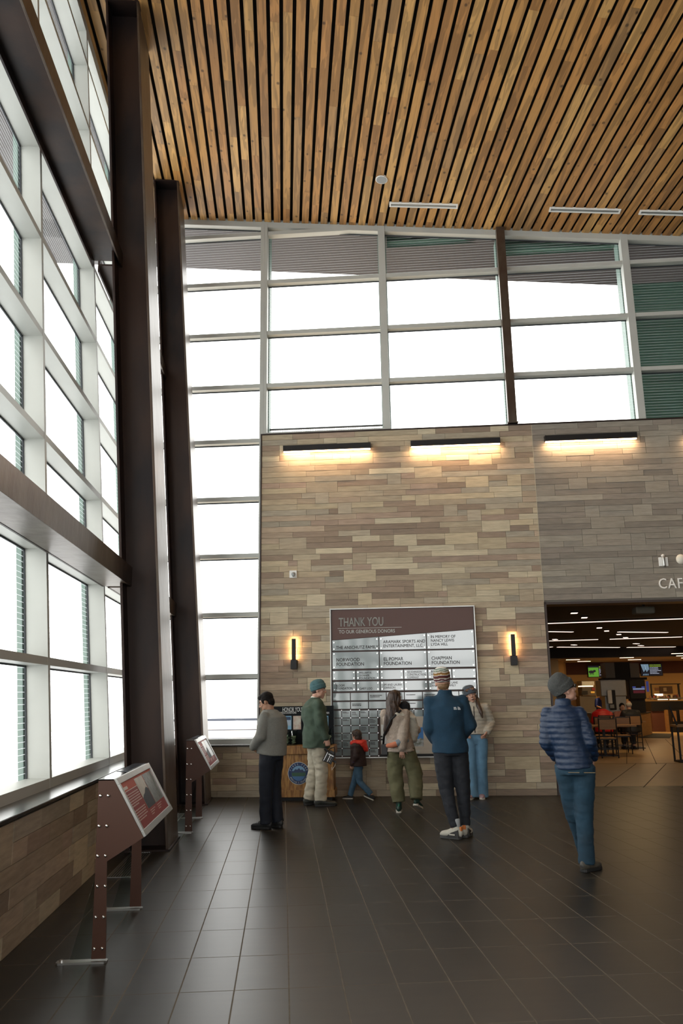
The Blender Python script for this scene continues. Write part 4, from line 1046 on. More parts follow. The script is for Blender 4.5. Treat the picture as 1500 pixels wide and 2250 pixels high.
# his camera hangs from the fingers of the right hand
hw = F.root.matrix_world @ (F.j['wrR']+Vector((0, .03, -.09)))
t = thing('film_camera', 'black boxy camera hanging from the right hand of the man in green', 'camera', T(hw.x, hw.y-.035, hw.z-.17) @ RZ(5) @ RY(28))
m_cam = mat('black_camera', (.014, .014, .015), .4, bump=.2, bscale=200)
bm = NB(); box(bm, -.07, .065, -.045, .045, -.085, .06); mk('camera_body', bm, m_cam, t, bev=.006)
bm = NB(); extr(bm, [(-.05, -.035, .06), (.05, -.035, .06), (.03, -.035, .1), (-.025, -.035, .1)], (0, .07, 0)); mk('viewfinder_hump', bm, m_cam, t, bev=.004)
bm = NB(); cyl(bm, (-.065, 0, .065), (-.115, 0, .085), .022, 16); mk('eyepiece', bm, m_cam, t, smooth=False)
bm = NB(); box(bm, -.064, -.058, -.047, -.044, -.08, .055); box(bm, -.01, -.004, -.048, -.044, -.07, .04); mk('metal_trim', bm, m_bolt, t)
bm = NB(); cyl(bm, (.065, 0, -.02), (.1, 0, -.02), .016, 12); box(bm, .1, .125, -.015, .015, -.035, -.005); mk('winder', bm, m_cam, t)
bm = NB(); box(bm, -.04, .045, -.047, -.045, .03, .045)
for k in range(3): cyl(bm, (.02, -.05, .0-k*.025), (.02, -.045, .0-k*.025), .006, 8)
mk('dials', bm, m_chrome, t)
bm = NB(); loft(bm, [(.06, 0, .05), (.035, .0, .11), (0, .0, .16), (-.04, 0, .12), (-.065, 0, .05)], [(.008, .002)]*5, 8); mk('hand_strap', bm, m_black, t, smooth=True)
bm = NB(); loft(bm, [(.12, -.01, -.02), (.13, -.01, -.08), (.115, -.01, -.15), (.1, -.01, -.11)], [.003]*4, 6); mk('wrist_cord', bm, m_white, t, smooth=True)

# ---- walking child
m_kid = mat('dark_maroon_jacket', (.028, .012, .01), .7, var=.2, vscale=9, bump=.2, bscale=80); m_rhood = mat('bright_red_hood', (.62, .03, .015), .6); m_kjean = mat('blue_jeans', (.045, .1, .16), .8, var=.3, vscale=9, bump=.25, bscale=200); m_blue = mat('royal_blue', (.01, .03, .22), .6)
F = figure('person', 'small child walking left in a dark jacket with bright red hood and jeans', 1.19, 13.32, (-.93, .36), 1.06,
    dict(nck=(0, .0, 1.38), cst=(0, 0, 1.24), hd=(0, .03, 1.585), shR=(.16, 0, 1.34), shL=(-.16, 0, 1.34), elL=(-.23, -.02, 1.1), wrL=(-.19, .12, .88), elR=(.2, .05, 1.1), wrR=(.19, .22, .92),
         hpR=(.08, 0, .84), hpL=(-.08, 0, .84), knR=(.09, .14, .46), anR=(.08, .26, .085), knL=(-.09, -.06, .44), anL=(-.09, -.36, .15), pel=(0, 0, .9)), head=(-32, -4, 0), skin=m_skin2, hscale=1.36, build=1.1, vox=.012,
    hands=dict(L=dict(fdir=(.1, .25, -1), palm=(1, 0, 0), curl=28, sc=.95), R=dict(fdir=(0, .3, -1), palm=(-1, 0, 0), curl=25, sc=.95)))
top_garment(F, 'jacket', m_kid, hem=.84, g=(.055, .07), sl=(.092, .084, .066), flare=.02, disp=folds(.009, 7, 9), vox=.014)
bm = NB(); loft(bm, [F.j['nck']+Vector((0, .13, .03)), F.j['nck']+Vector((0, .0, .06)), F.j['nck']+Vector((0, -.15, .03)), F.j['nck']+Vector((0, -.22, -.13))], [(.14, .08), (.2, .09), (.2, .1), (.11, .06)], 20, ref=(0, 0, 1)); mko('hood', solid(bm, .012, 3, folds(.01, 10)), m_rhood, F.root)
bm = NB(); loft(bm, [F.j['nck']+Vector((0, 0, .06)), F.j['nck']+Vector((0, 0, .11))], [(.1, .1), (.1, .1)], 20, round_caps=False); mko('neck_warmer', solid(bm, .01, 2), m_blue, F.root)
bm = NB(); a_ = F.j['elL']; loft(bm, [a_.lerp(F.j['wrL'], .55), a_.lerp(F.j['wrL'], .95)], [.07, .062], 14, round_caps=False); mko('blue_cuff', solid(bm, .01, 2), m_blue, F.root)
trousers(F, m_kjean, top=.93, r=(.1, .085, .078, .074), hem=.06, vox=.014, waist=(.15, .12))
shoes(F, m_sole_b, m_sole_w, yaw=(0, 0), pitch=(0, -22), L_=.27)
bm = NB(); ell(bm, (0, -.02, .035), (.084, .1, .1), F.HM, 24); ell(bm, (0, -.055, -.03), (.075, .058, .08), F.HM); ell(bm, (0, .045, .07), (.07, .05, .05), F.HM)
mko('hair', solid(bm, .008, 2, folds(.006, 26, 8)), m_hairbr, F.root)
eyes(F, brow=False)

# ---- woman carrying the baby
m_sherpa = mat('cream_sherpa', (.4, .33, .27), .95, var=.08, vscale=30, bump=1.0, bscale=110); m_khaki = mat('olive_khaki', (.115, .11, .055), .85, var=.12, vscale=10, bump=.25, bscale=120)
m_gboot = mat('dark_green_boot', (.01, .035, .025), .5)
F = figure('person', 'long-haired woman in a cream fleece and olive trousers seen from behind, carrying a baby', 1.69, 11.75, (.26, .97), 1.66,
    dict(pel=(-.04, 0, .96), wst=(-.07, -.01, 1.09), cst=(-.1, .0, 1.28), nck=(-.1, -.0, 1.46), hd=(-.1, .02, 1.625),
         shR=(.05, -.01, 1.40), elR=(.03, -.13, 1.14), wrR=(.0, -.165, .92), shL=(-.26, 0, 1.40), elL=(-.08, .3, 1.2), wrL=(.215, .17, 1.16),
         hpR=(.05, 0, .93), hpL=(-.12, 0, .93), knR=(.16, .08, .52), anR=(.17, -.02, .13), knL=(-.13, .05, .5), anL=(-.09, -.0, .085)), head=(-42, -2, 0), skin=m_skin2, build=.98,
    hands=dict(R=dict(fdir=(0, .05, -1), palm=(0, 1, 0), curl=14, spread=9), L=dict(fdir=(-.15, -1, -.15), palm=(-1, .15, 0), curl=24, spread=3)))
top_garment(F, 'fleece_jacket', m_sherpa, hem=.86, g=(.035, .045), sl=(.08, .08, .068), collar=(.03, .075), flare=.035, disp=folds(.008, 12, 3))
trousers(F, m_khaki, top=.97, r=(.12, .112, .106, .094), hem=.12, disp=folds(.016, 6, 6, 1.4), waist=(.155, .125))
for k, (sh_, M_) in enumerate(shoes(F, m_gboot, m_sole_w, yaw=(16, -6), pitch=(20, 0), high=.08, L_=.24)):
    bm = NB(); loft(bm, [M_ @ Vector(p) for p in ((0, -.066, .03), (0, -.066, .07), (0, -.062, .12))], [(.009, .004)]*3, 8); mk('heel_stripe', bm, mat('emerald_stripe', (.0, .2, .1), .5), sh_)
bm = NB(); ell(bm, (0, -.015, .04), (.084, .1, .1), F.HM, 24); loft(bm, [F.HM @ Vector((0, -.04, .05)), F.HM @ Vector((0, -.07, -.05)), F.j['nck']+Vector((-.03, -.09, .0)), F.j['cst']+Vector((-.08, -.14, .05)), F.j['cst']+Vector((-.13, -.13, -.1)), F.j['cst']+Vector((-.16, -.1, -.2))], [(.085, .075), (.09, .06), (.1, .05), (.075, .035), (.045, .025), (.012, .01)], 20)
for s in (-1, 1): loft(bm, [F.HM @ Vector((s*.05, .03, .08)), F.HM @ Vector((s*.082, .0, .0)), F.HM @ Vector((s*.08, -.03, -.1))], [.03, .026, .03], 10)
mko('long_hair', solid(bm, .0075, 2, folds(.009, 22, 7, .25)), m_hairbr, F.root)
eyes(F)
bm = NB(); loft(bm, [F.j['nck']+Vector((.1, -.12, -.0)), F.j['cst']+Vector((-.05, -.175, .05)), F.j['wst']+Vector((-.19, -.13, .02)), F.j['pel']+Vector((-.25, -.05, .0))], [(.016, .004)]*4, 8, ref=(0, 1, 0)); wm_strap = bm
RW = F.root.matrix_world.copy(); FW = F
t = thing('shoulder_bag', 'small black pouch on a black strap at the left hip of the long-haired woman', 'bag', T(*(RW @ Vector((-.27, -.06, .92)))) @ RZ(-15))
bmesh.ops.transform(wm_strap, matrix=t.matrix_world.inverted() @ RW, verts=wm_strap.verts); mk('strap', wm_strap, m_black, t, smooth=True)
bm = NB(); box(bm, -.045, .045, -.03, .03, -.1, .05); mk('pouch', bm, m_cam, t, bev=.01)
bm = NB(); box(bm, -.05, -.02, -.04, -.02, .1, .125); box(bm, -.05, -.02, -.04, -.02, .14, .165); mk('buckle', bm, m_black, t)
# baby
m_bfl = mat('ivory_fleece', (.56, .53, .45), .95, bump=.8, bscale=120, sheen=.3); m_bpants = mat('grey_cuff', (.2, .24, .27), .9); m_orangesk = mat('orange_sock', (.5, .17, .09), .9); m_bhat = mat('black_knit', (.008, .009, .012), .95, bump=.4, bscale=150)
def lp(x, y, z): return Vector((x, y, z))
B0 = RW
t = thing('person', 'baby in an ivory fleece and black hat clinging to the long-haired woman', 'person', B0 @ T(-.035, 0, 0))
bm = NB()
hb_ = Vector((.06, .12, 1.475)); BSH = Vector((-.03, 0, 0))
ell(bm, hb_, (.07, .08, .085)); ell(bm, hb_+Vector((-.01, .03, -.035)), (.05, .055, .05)); ell(bm, hb_+Vector((-.02, .085, -.02)), (.012, .012, .012))
loft(bm, [(.1, .11, 1.40), (.13, .12, 1.25), (.13, .12, 1.08)], [(.06, .055), (.085, .08), (.085, .08)], 16)
loft(bm, [(.1, .05, 1.33), (.02, -.05, 1.37), (-.04, -.11, 1.395)], [.03, .026, .02], 12)
loft(bm, [(.15, .17, 1.33), (.1, .25, 1.3), (.0, .25, 1.3)], [.03, .026, .02], 12)
loft(bm, [(.13, .12, 1.08), (.08, -.1, 1.03), (-.02, -.165, .985), (-.11, -.165, .955)], [.05, .045, .032, .024], 12)
loft(bm, [(.16, .2, 1.08), (.1, .3, 1.03), (.05, .3, .93)], [.05, .045, .028], 12)
mko('body', solid(bm, .008, 3), m_skin2, t)
bm = NB(); loft(bm, [(.09, .1, 1.405), (.12, .11, 1.33), (.145, .12, 1.2), (.14, .12, 1.07)], [(.075, .07), (.11, .1), (.12, .115), (.11, .11)], 20)
loft(bm, [(.13, .06, 1.34), (.05, -.06, 1.385), (-.03, -.115, 1.395)], [.052, .05, .04], 14); loft(bm, [(.17, .17, 1.33), (.12, .27, 1.3), (.02, .27, 1.3)], [.05, .045, .04], 14)
mko('fleece_suit', solid(bm, .009, 3, folds(.010, 12, 4)), m_bfl, t)
bm = NB(); loft(bm, [(.04, .05, 1.395), (.12, .02, 1.385), (.2, .06, 1.34), (.23, .1, 1.25)], [(.03, .025), (.035, .05), (.04, .06), (.025, .03)], 14); mko('hood', solid(bm, .008, 3, folds(.006, 16)), m_bfl, t)
bm = NB(); ell(bm, hb_+Vector((0, -.008, .03)), (.09, .096, .088)); ell(bm, hb_+Vector((0, -.03, .0)), (.086, .074, .06)); mko('hat', solid(bm, .007, 2, folds(.002, 30)), m_bhat, t)
bm = NB(); loft(bm, [(.1, -.09, 1.04), (.03, -.165, 1.01), (-.045, -.19, .985)], [.058, .056, .05], 14, round_caps=False); mko('grey_legging', solid(bm, .008, 2, folds(.004, 14)), m_bpants, t)
bm = NB(); loft(bm, [(-.03, -.19, .985), (-.09, -.19, .965), (-.17, -.17, .955)], [.043, .04, .032], 14); mko('orange_sock', solid(bm, .008, 2), m_orangesk, t)

# ---- blue fleece man
m_fleece = mat('teal_blue_fleece', (.008, .036, .068), .95, var=.12, vscale=12, bump=.5, bscale=220); m_char = mat('charcoal_joggers', (.009, .011, .016), .8, var=.1, vscale=8, bump=.2, bscale=150)
m_beige = mat('beige_runner', (.42, .4, .34), .7, var=.06, vscale=20); m_or = mat('orange_tab', (.55, .16, .03), .6); m_sock = mat('grey_sock', (.3, .32, .33), .9)
F = figure('person', 'man in a blue fleece and striped beanie seen from behind, weight on one leg', 2.02, 9.62, (.02, 1), 1.87,
    dict(pel=(-.08, 0, .95), wst=(-.10, .0, 1.09), cst=(-.11, .0, 1.28), nck=(-.11, -.0, 1.46), hd=(-.135, .01, 1.618),
         shR=(.075, -.0, 1.405), elR=(.15, -.02, 1.15), wrR=(.04, .16, 1.0), shL=(-.28, 0, 1.40), elL=(-.305, -.02, 1.14), wrL=(-.22, .15, .99),
         hpR=(.01, 0, .93), hpL=(-.17, 0, .93), knR=(.045, .03, .50), anR=(.06, .06, .085), knL=(-.14, .02, .5), anL=(-.07, -.05, .085)), head=(0, 2, -4), skin=m_skin2, build=1.0,
    hands=dict(R=dict(fdir=(-.6, .3, -.7), palm=(-.3, -1, 0), curl=12), L=dict(fdir=(.6, .3, -.7), palm=(.3, -1, 0), curl=12)))
fo = top_garment(F, 'fleece_pullover', m_fleece, hem=.87, g=(.035, .045), sl=(.078, .074, .06), collar=(.06, .08), flare=.018, disp=folds(.012, 6, 5, 1.2))
trousers(F, m_char, top=.96, r=(.1, .08, .066, .052), hem=.09, waist=(.152, .112), disp=folds(.006, 9, 2, 2))
for k, (sh_, M_) in enumerate(shoes(F, m_beige, mat('grey_black_sole', (.05, .05, .05), .6), yaw=(24, -50), w=.05, L_=.235, tall=1.22)):
    bm = NB(); loft(bm, [(0, -.014, .09), (0, -.014, .17)], [(.036, .042), (.036, .04)], 16, round_caps=False); bmesh.ops.transform(bm, matrix=M_, verts=bm.verts); mko('sock', solid(bm, .007, 1), m_sock, F.root)
    bm = NB(); box(bm, -.018, .018, -.078, -.058, .07, .105); bmesh.ops.transform(bm, matrix=M_, verts=bm.verts); mk('heel_tab', bm, m_or, sh_, bev=.003)
    bm = NB()
    for sx_ in (-1, 1): extr(bm, [(sx_*.052, -.06, .02), (sx_*.056, .09, .02), (sx_*.05, .03, .055), (sx_*.044, -.05, .08)], (-sx_*.012, 0, 0))
    bmesh.ops.transform(bm, matrix=M_, verts=bm.verts); mk('side_overlay', bm, m_sole_b, sh_)
    bm = NB(); box(bm, -.0585, -.057, -.02, .045, .036, .046); box(bm, .057, .0585, -.02, .045, .036, .046); bmesh.ops.transform(bm, matrix=M_, verts=bm.verts); mk('shoe_mark', bm, m_sole_w, sh_)
m_strp = mat('striped_knit', (.5, .5, .5), .95, bump=.8, bscale=150, attr=True)
ho, B = beanie(F, m_strp, tilt=2, cuff=False, h=.165)
wht, mar, ylw, brn, gry, grn = (.62, .6, .54), (.075, .014, .02), (.3, .15, .03), (.1, .03, .015), (.05, .05, .06), (.09, .16, .12)
attr_stripes(ho, B, [(-.012, gry), (-.006, wht), (.014, mar), (.022, wht), (.036, brn), (.052, mar), (.059, wht), (.07, ylw), (.084, (.2, .1, .03)), (.091, wht), (.1, (.3, .26, .2)), (.108, grn), (.116, wht), (.126, grn), (.2, wht)])
bm = NB(); ell(bm, (0, -.05, -.035), (.066, .05, .045), F.HM); mko('hair', solid(bm, .006, 2, folds(.004, 40)), mat('light_brown_hair', (.16, .09, .04), .6), F.root)
# emblem on the back of the right shoulder
lg = []
for k, r_ in enumerate((.034, .024, .014)):
    n_ = 10; o_ = [(r_*cos(pi/2*q/n_), r_*sin(pi/2*q/n_)) for q in range(n_+1)]; i_ = [((r_-.0065)*cos(pi/2*q/n_), (r_-.0065)*sin(pi/2*q/n_)) for q in range(n_, -1, -1)]
    lg.append([(x, 0, z) for x, z in o_+i_])
bm = NB()
from mathutils.bvhtree import BVHTree
bv = BVHTree.FromPolygons([v.co for v in fo.data.vertices], [tuple(p.vertices) for p in fo.data.polygons])
def onback(x, z):
    h_ = bv.ray_cast(Vector((x, -1, z)), Vector((0, 1, 0))); return h_[0].y-.002 if h_[0] else -.15
ox, oz = -.005, 1.325
for poly in lg:
    vs_ = [bm.verts.new((ox+x, onback(ox+x, oz+z), oz+z)) for x, y, z in poly]; 
    m_ = len(vs_)//2
    for q in range(m_-1): bm.faces.new([vs_[q], vs_[q+1], vs_[len(vs_)-2-q], vs_[len(vs_)-1-q]])
for q in range(3):
    x0 = ox-.045; z0 = oz+.004+q*.010
    vs_ = [bm.verts.new((x, onback(x, z), z)) for x, z in ((x0, z0), (x0+.036-q*.004, z0), (x0+.036-q*.004, z0+.006), (x0, z0+.006))]; bm.faces.new(vs_)
r_ = bmesh.ops.extrude_face_region(bm, geom=bm.faces[:]); bmesh.ops.translate(bm, vec=(0, .003, 0), verts=[v for v in r_['geom'] if isinstance(v, bmesh.types.BMVert)])
mk('shoulder_emblem', bm, mat('white_embroidery', (.7, .72, .72), .7), fo)

# ---- laughing woman against the wall
m_wj = mat('cream_puffer', (.37, .34, .28), .6, var=.05, vscale=10, bump=.15, bscale=60); m_lj = mat('light_blue_jeans', (.1, .21, .32), .85, var=.22, vscale=6, bump=.2, bscale=200); m_gk = mat('slate_knit', (.07, .085, .105), .95, bump=.6, bscale=150)
F = figure('person', 'laughing woman in a cream puffer jacket and wide jeans leaning on the stone wall', 3.06, 13.13, (-.22, -1), 1.72,
    dict(pel=(0, -.03, .96), wst=(0, -.05, 1.1), cst=(-.0, -.07, 1.28), nck=(0.02, -.06, 1.46), hd=(.045, -.03, 1.605),
         shR=(.175, -.07, 1.40), elR=(.24, -.10, 1.14), wrR=(.19, .09, 1.03), shL=(-.175, -.07, 1.40), elL=(-.26, -.10, 1.15), wrL=(-.19, .09, 1.03),
         knR=(.1, .04, .5), knL=(-.07, .0, .5), anR=(.12, .10, .085), anL=(-.04, .0, .085)), head=(4, -2, 14), skin=m_skin2, build=.98,
    hands=dict(R=dict(fdir=(-.5, .4, -.6), palm=(-1, 0, 0), curl=10), L=dict(fdir=(.5, .4, -.6), palm=(1, 0, 0), curl=10)))
jk = top_garment(F, 'puffer_jacket', m_wj, hem=.97, g=(.035, .045), sl=(.08, .074, .06), collar=(.05, .075), flare=.01, disp=puffs(.012, .06))
bm = NB(); bvw = BVHTree.FromPolygons([v.co for v in jk.data.vertices], [tuple(p.vertices) for p in jk.data.polygons])
zp = []
for q in range(12):
    z = .98+q*.04; h_ = bvw.ray_cast(Vector((.01, 1, z)), Vector((0, -1, 0)))
    if h_[0]: zp.append(Vector((.01, h_[0].y+.004, z)))
loft(bm, zp, [(.007, .007)]*len(zp), 8, ref=(0, 1, 0)); mk('zip', bm, m_black, jk, smooth=True)
trousers(F, m_lj, top=1.0, r=(.1, .09, .1, .115), hem=.0, waist=(.15, .112), disp=folds(.010, 7, 1, .8))
shoes(F, mat('pink_grey_trainer', (.3, .2, .22), .7), m_sole_w, yaw=(14, -4))
beanie(F, m_gk, tilt=10)
bm = NB()
loft(bm, [F.HM @ Vector((.05, -.03, .0)), F.HM @ Vector((.078, -.01, -.08)), F.j['nck']+Vector((.11, .09, -.03)), F.j['cst']+Vector((.12, .165, .06))], [.035, .035, .032, .016], 12)
loft(bm, [F.HM @ Vector((-.05, -.03, .0)), F.HM @ Vector((-.078, -.015, -.08)), F.j['nck']+Vector((-.085, .10, -.03)), F.j['cst']+Vector((-.11, .165, .04)), F.j['cst']+Vector((-.12, .175, -.03))], [.035, .035, .037, .03, .012], 12)
ell(bm, (0, -.05, -.03), (.075, .05, .07), F.HM)
mko('long_hair', solid(bm, .0075, 2, folds(.006, 24, 3, .3)), m_hairbr, F.root)
eyes(F)
bm = NB(); ell(bm, (0, .092, -.066), (.02, .008, .014), F.HM); mo = mk('open_mouth', bm, m_mouth, F.root, smooth=True)
bm = NB(); ell(bm, (0, .097, -.059), (.016, .005, .004), F.HM); mk('teeth', bm, m_teeth, mo, smooth=True)
bm = NB()
for s in (-1, 1): loft(bm, [F.HM @ Vector((s*.035-.03, .095, .093)), F.HM @ Vector((s*.035+.03, .095, .093))], [(.02, .004)]*2, 12)
loft(bm, [F.HM @ Vector(p) for p in ((.065, .09, .095), (.092, .02, .085), (.088, -.05, .07))], [.004]*3, 8); loft(bm, [F.HM @ Vector(p) for p in ((-.065, .09, .095), (-.092, .02, .085), (-.088, -.05, .07))], [.004]*3, 8)
mk('sunglasses_on_hat', bm, mat('tortoise_frame', (.12, .045, .012), .25), F.root, smooth=True)

# ---- blue puffer man
m_pf = mat('royal_navy_puffer', (.0065, .021, .055), .5, var=.1, vscale=10, bump=.25, bscale=50); m_jn = mat('indigo_jeans', (.007, .033, .058), .85, var=.32, vscale=5, bump=.2, bscale=220); m_cg = mat('charcoal_knit', (.055, .058, .055), .95, var=.15, vscale=40, bump=.9, bscale=110)
m_trail = mat('brown_grey_shoe', (.09, .08, .06), .6, col2=(.03, .028, .025), vscale=12)
F = figure('person', 'man in a blue puffer jacket, grey beanie and sunglasses looking up to the right', 2.80, 7.72, (.36, .93), 1.75,
    dict(pel=(-.07, 0, .95), wst=(-.1, -.01, 1.09), cst=(-.14, -.0, 1.28), nck=(-.135, -.0, 1.46), hd=(-.11, .03, 1.61),
         shR=(.01, -.0, 1.395), elR=(.085, -.02, 1.14), wrR=(.1, .17, .99), shL=(-.285, 0, 1.395), elL=(-.32, -.02, 1.13), wrL=(-.23, .15, .98),
         hpR=(.02, 0, .93), hpL=(-.16, 0, .93), knR=(-.02, .03, .50), anR=(-.03, -.02, .085), knL=(-.12, .12, .5), anL=(-.05, .32, .15)), head=(-62, 20, 0), skin=m_skin2, build=.94,
    hands=dict(R=dict(fdir=(-.1, .5, -.8), palm=(-1, 0, 0), curl=20), L=dict(fdir=(.3, .4, -.8), palm=(1, 0, 0), curl=20)))
top_garment(F, 'puffer_jacket', m_pf, hem=.90, g=(.02, .04), sl=(.07, .066, .056), collar=(.06, .075), flare=.012, disp=puffs(.010, .055))
jn = trousers(F, m_jn, top=.96, r=(.104, .086, .074, .074), hem=.035, waist=(.162, .12), disp=folds(.007, 10, 8, 1.8))
bm = NB()
for sx_ in (-.13, .01): box(bm, sx_, sx_+.1, -.138, -.128, .87, .873)
mk('pocket_stitching', bm, mat('tan_thread', (.35, .25, .12), .7), jn)
shoes(F, m_trail, m_sole_b, yaw=(34, -10), pitch=(0, -14), high=.02)
beanie(F, m_cg, tilt=15, h=.165, slouch=.1)
bm = NB(); ell(bm, (0, -.055, -.035), (.066, .045, .045), F.HM); mko('hair', solid(bm, .006, 2, folds(.004, 40)), m_hairb, F.root)
bm = NB()
for s in (-1, 1):
    loft(bm, [F.HM @ Vector(p) for p in ((s*.008, .103, .012), (s*.034, .1, .012), (s*.06, .08, .014))], [(.018, .004), (.021, .004), (.017, .004)], 14, ref=(0, 1, 0)); loft(bm, [F.HM @ Vector(p) for p in ((s*.062, .08, .018), (s*.08, .03, .018), (s*.082, -.01, .012))], [.006, .005, .004], 8)
mk('sunglasses', bm, mat('black_lens', (.006, .006, .008), .12), F.root, smooth=True)
eyes(F, brow=False)
# ================================================================= the cafe beyond the opening
m_cdark = mat('cafe_dark_ceiling', (.012, .01, .009), .8); m_ctan = mat('cafe_tan_ceiling', (.3, .22, .14), .7); m_ccream = mat('cafe_cream_wall', (.42, .33, .2), .8)
m_ctw = mat('cafe_tan_wall', (.5, .32, .13), .8); m_crb = mat('cafe_russet_wall', (.085, .025, .012), .7); m_cwood = mat('cafe_oak', (.3, .15, .05), .5, var=.15, vscale=3, stretch=(1, 1, 6)); m_cgrey = mat('cafe_grey_cladding', (.11, .095, .08), .5)
m_cstr = mat('light_strip', (1, .8, .7), .5, emit=(1, .78, .66), estr=1.6); m_cst2 = mat('light_bar', (1, .8, .6), .5, emit=(1, .76, .5), estr=3.0)
CA = -24.0; CH = 3.3; FZ = flo(1210, 1446.5, 0)
zs_, z2_ = wal(1212, 1446, -19.3)[1], wal(1244, 1456.5, CA)[1]
zs_ = (zs_+z2_)/2 if abs(zs_-z2_) < .5 else z2_
def cb(bm, u0, u1, o0, o1, z0, z1): box(bm, u0, u1, -max(o0, o1), -min(o0, o1), z0, z1)
bm = NB(); cb(bm, 4.5, 24, -.33, -19.3, CH, CH+.3); struct('ceiling_cafe', bm, m_cdark, M=WM)
bm = NB(); cb(bm, 4.5, 24, -19.3, -24.4, z2_, z2_+.12); cb(bm, 4.5, 24, -19.2, -19.4, z2_, CH+.3); c2 = struct('ceiling_rear', bm, m_ctan, M=WM)
bm = NB(); cb(bm, 4.5, 24, -19.1, -19.22, z2_+.02, CH); mk('bulkhead', bm, m_cdark, c2)
bm = NB(); cb(bm, 4.4, 24, CA, CA-.3, 0, 3.6); struct('wall_cafe', bm, m_ctw, M=WM)
bm = NB(); cb(bm, 4.2, 4.5, -.33, -24, 0, 3.8); cb(bm, 24, 24.3, -.33, -24, 0, 3.8); cb(bm, 13, 24, -.05, -.33, 0, 4); struct('wall_cafe_side', bm, m_ccream, M=WM)
def prect(x0, ya, x1, yb, off):
    a = wal(x0, (ya+yb)/2, off); b_ = wal(x1, (ya+yb)/2, off); xm = (x0+x1)/2
    return a[0], b_[0], wal(xm, yb, off)[1], wal(xm, ya, off)[1]
def pbox(nm, m, par, x0, ya, x1, yb, off, dep=.1, bev=0.0, floor=False):
    u0, u1, z0, z1 = prect(x0, ya, x1, yb, off); 
    if floor: z0 = 0
    bm = NB(); cb(bm, u0, u1, off, off-dep, z0, z1)
    if par is not None: bmesh.ops.transform(bm, matrix=par.matrix_world.inverted() @ WM, verts=bm.verts); return mk(nm, bm, m, par, bev=bev)
    return mk(nm, bm, m, None, bev=bev, M=WM)
u0, u1, z0, z1 = prect(1243, 1456, 1600, 1480, CA+.02)
bm = NB(); cb(bm, u0, 24, CA+.02, CA, z0, z2_); struct('wall_band', bm, m_crb, M=WM)
u0, u1, _, _ = prect(1190, 1450, 1231, 1600, -20); bm = NB(); cb(bm, 4.5, u1, -20, -20.3, 0, z2_); struct('wall_partition', bm, m_ccream, M=WM)
u0, u1, _, _ = prect(1225, 1450, 1243, 1600, -22); bm = NB(); cb(bm, u0, u1, -22, -23.9, 0, z2_); struct('wall_pier', bm, m_ctw, M=WM)
# floor joints of the big tan tiles
cf = bpy.data.objects['floor_cafe']
for (xa, ya, xb, yb) in ((1328, 1729, 1397, 1678), (1413, 1730, 1463, 1678), (1376.5, 1640, 1376.5, 1678), (1417, 1624, 1442, 1679), (1461, 1624, 1500, 1662), (1225, 1729, 1300, 1680), (1497, 1731, 1530, 1700), (1500, 1625, 1560, 1660)):
    a, b_ = flo(xa, ya), flo(xb, yb); d = (b_-a).normalized(); s_ = Vector((-d.y, d.x, 0))*.007
    bm = NB(); extr(bm, [a-s_, b_-s_, b_+s_, a+s_], (0, 0, .0015)); mk('floor_joint', bm, m_cdark, cf)
a, b_ = flo(1200, 1678.6), flo(1560, 1677); 
bm = NB(); extr(bm, [a, b_, b_+Vector((0, .02, 0)), a+Vector((0, .02, 0))], (0, 0, .0015)); mk('floor_joint', bm, m_cdark, cf)
# strip lights and small spots in the dark ceiling
def strip(xa, ya, xb, yb, z, w, lb, grp, nm='strip_light', cat='ceiling light', m=None):
    a, b_ = flo(xa, ya, z), flo(xb, yb, z); L_ = (b_-a).length; ang = math.degrees(math.atan2(b_.y-a.y, b_.x-a.x))
    t = thing(nm, lb, cat, T(a.x, a.y, z) @ RZ(ang), grp)
    bm = NB(); box(bm, -.01, L_+.01, -w/2-.01, w/2+.01, .0, .028); mk('housing', bm, m_cdark, t)
    bm = NB(); box(bm, 0, L_, -w/2, w/2, -.012, 0); mk('diffuser', bm, m or m_cstr, t)
G1 = 'strip lights in the dark cafe ceiling'; G2 = 'small recessed lights in the dark cafe ceiling'; G3 = 'bright light bars at the back of the cafe'
for k, (q, w_) in enumerate((((1203, 1369.5, 1530, 1358), 'longest and nearest to the cafe opening'), ((1205, 1387.5, 1257.5, 1388.3), 'short one, second from the front at the left jamb'), ((1358, 1388.2, 1465, 1389.2), 'second from the front at the right'), ((1206, 1408, 1313.5, 1404.8), 'third row, left'), ((1339, 1404.2, 1498, 1399), 'third row, right'), ((1225, 1421.6, 1359.5, 1422.3), 'rearmost row, left'), ((1378, 1422.2, 1482, 1421.2), 'rearmost row, right'), ((1206, 1421.5, 1212, 1421.5), 'tiny end piece of the rearmost row at the left jamb'))):
    strip(*q, CH-.03, .09+.012*k, 'thin glowing ceiling strip light, '+w_, G1)
for xa, xb, y, w_ in ((1254, 1268, 1347, 'first from the opening'), (1277, 1289.5, 1357, 'second from the opening'), (1310.5, 1322, 1379.5, 'third from the opening'), (1327, 1337.5, 1386.3, 'fourth from the opening'), (1354, 1364, 1394, 'between the second strip rows'), (1369.5, 1378.5, 1401, 'beside the third row'), (1214.5, 1223.5, 1405, 'at the left jamb'), (1256.5, 1264.5, 1417, 'above the rearmost left strip'), (1394, 1400.5, 1414.3, 'above the rearmost right strip'), (1403.5, 1411.5, 1418.5, 'just above the rearmost right strip'), (1302.5, 1308.5, 1427.5, 'behind the rearmost left strip'), (1314.5, 1321.5, 1428.8, 'last behind the rearmost strips')):
    strip(xa, y, xb, y-.4, CH-.03, .16+.002*(y-1347), 'small glowing recessed ceiling light, '+w_, G2, 'recessed_light')
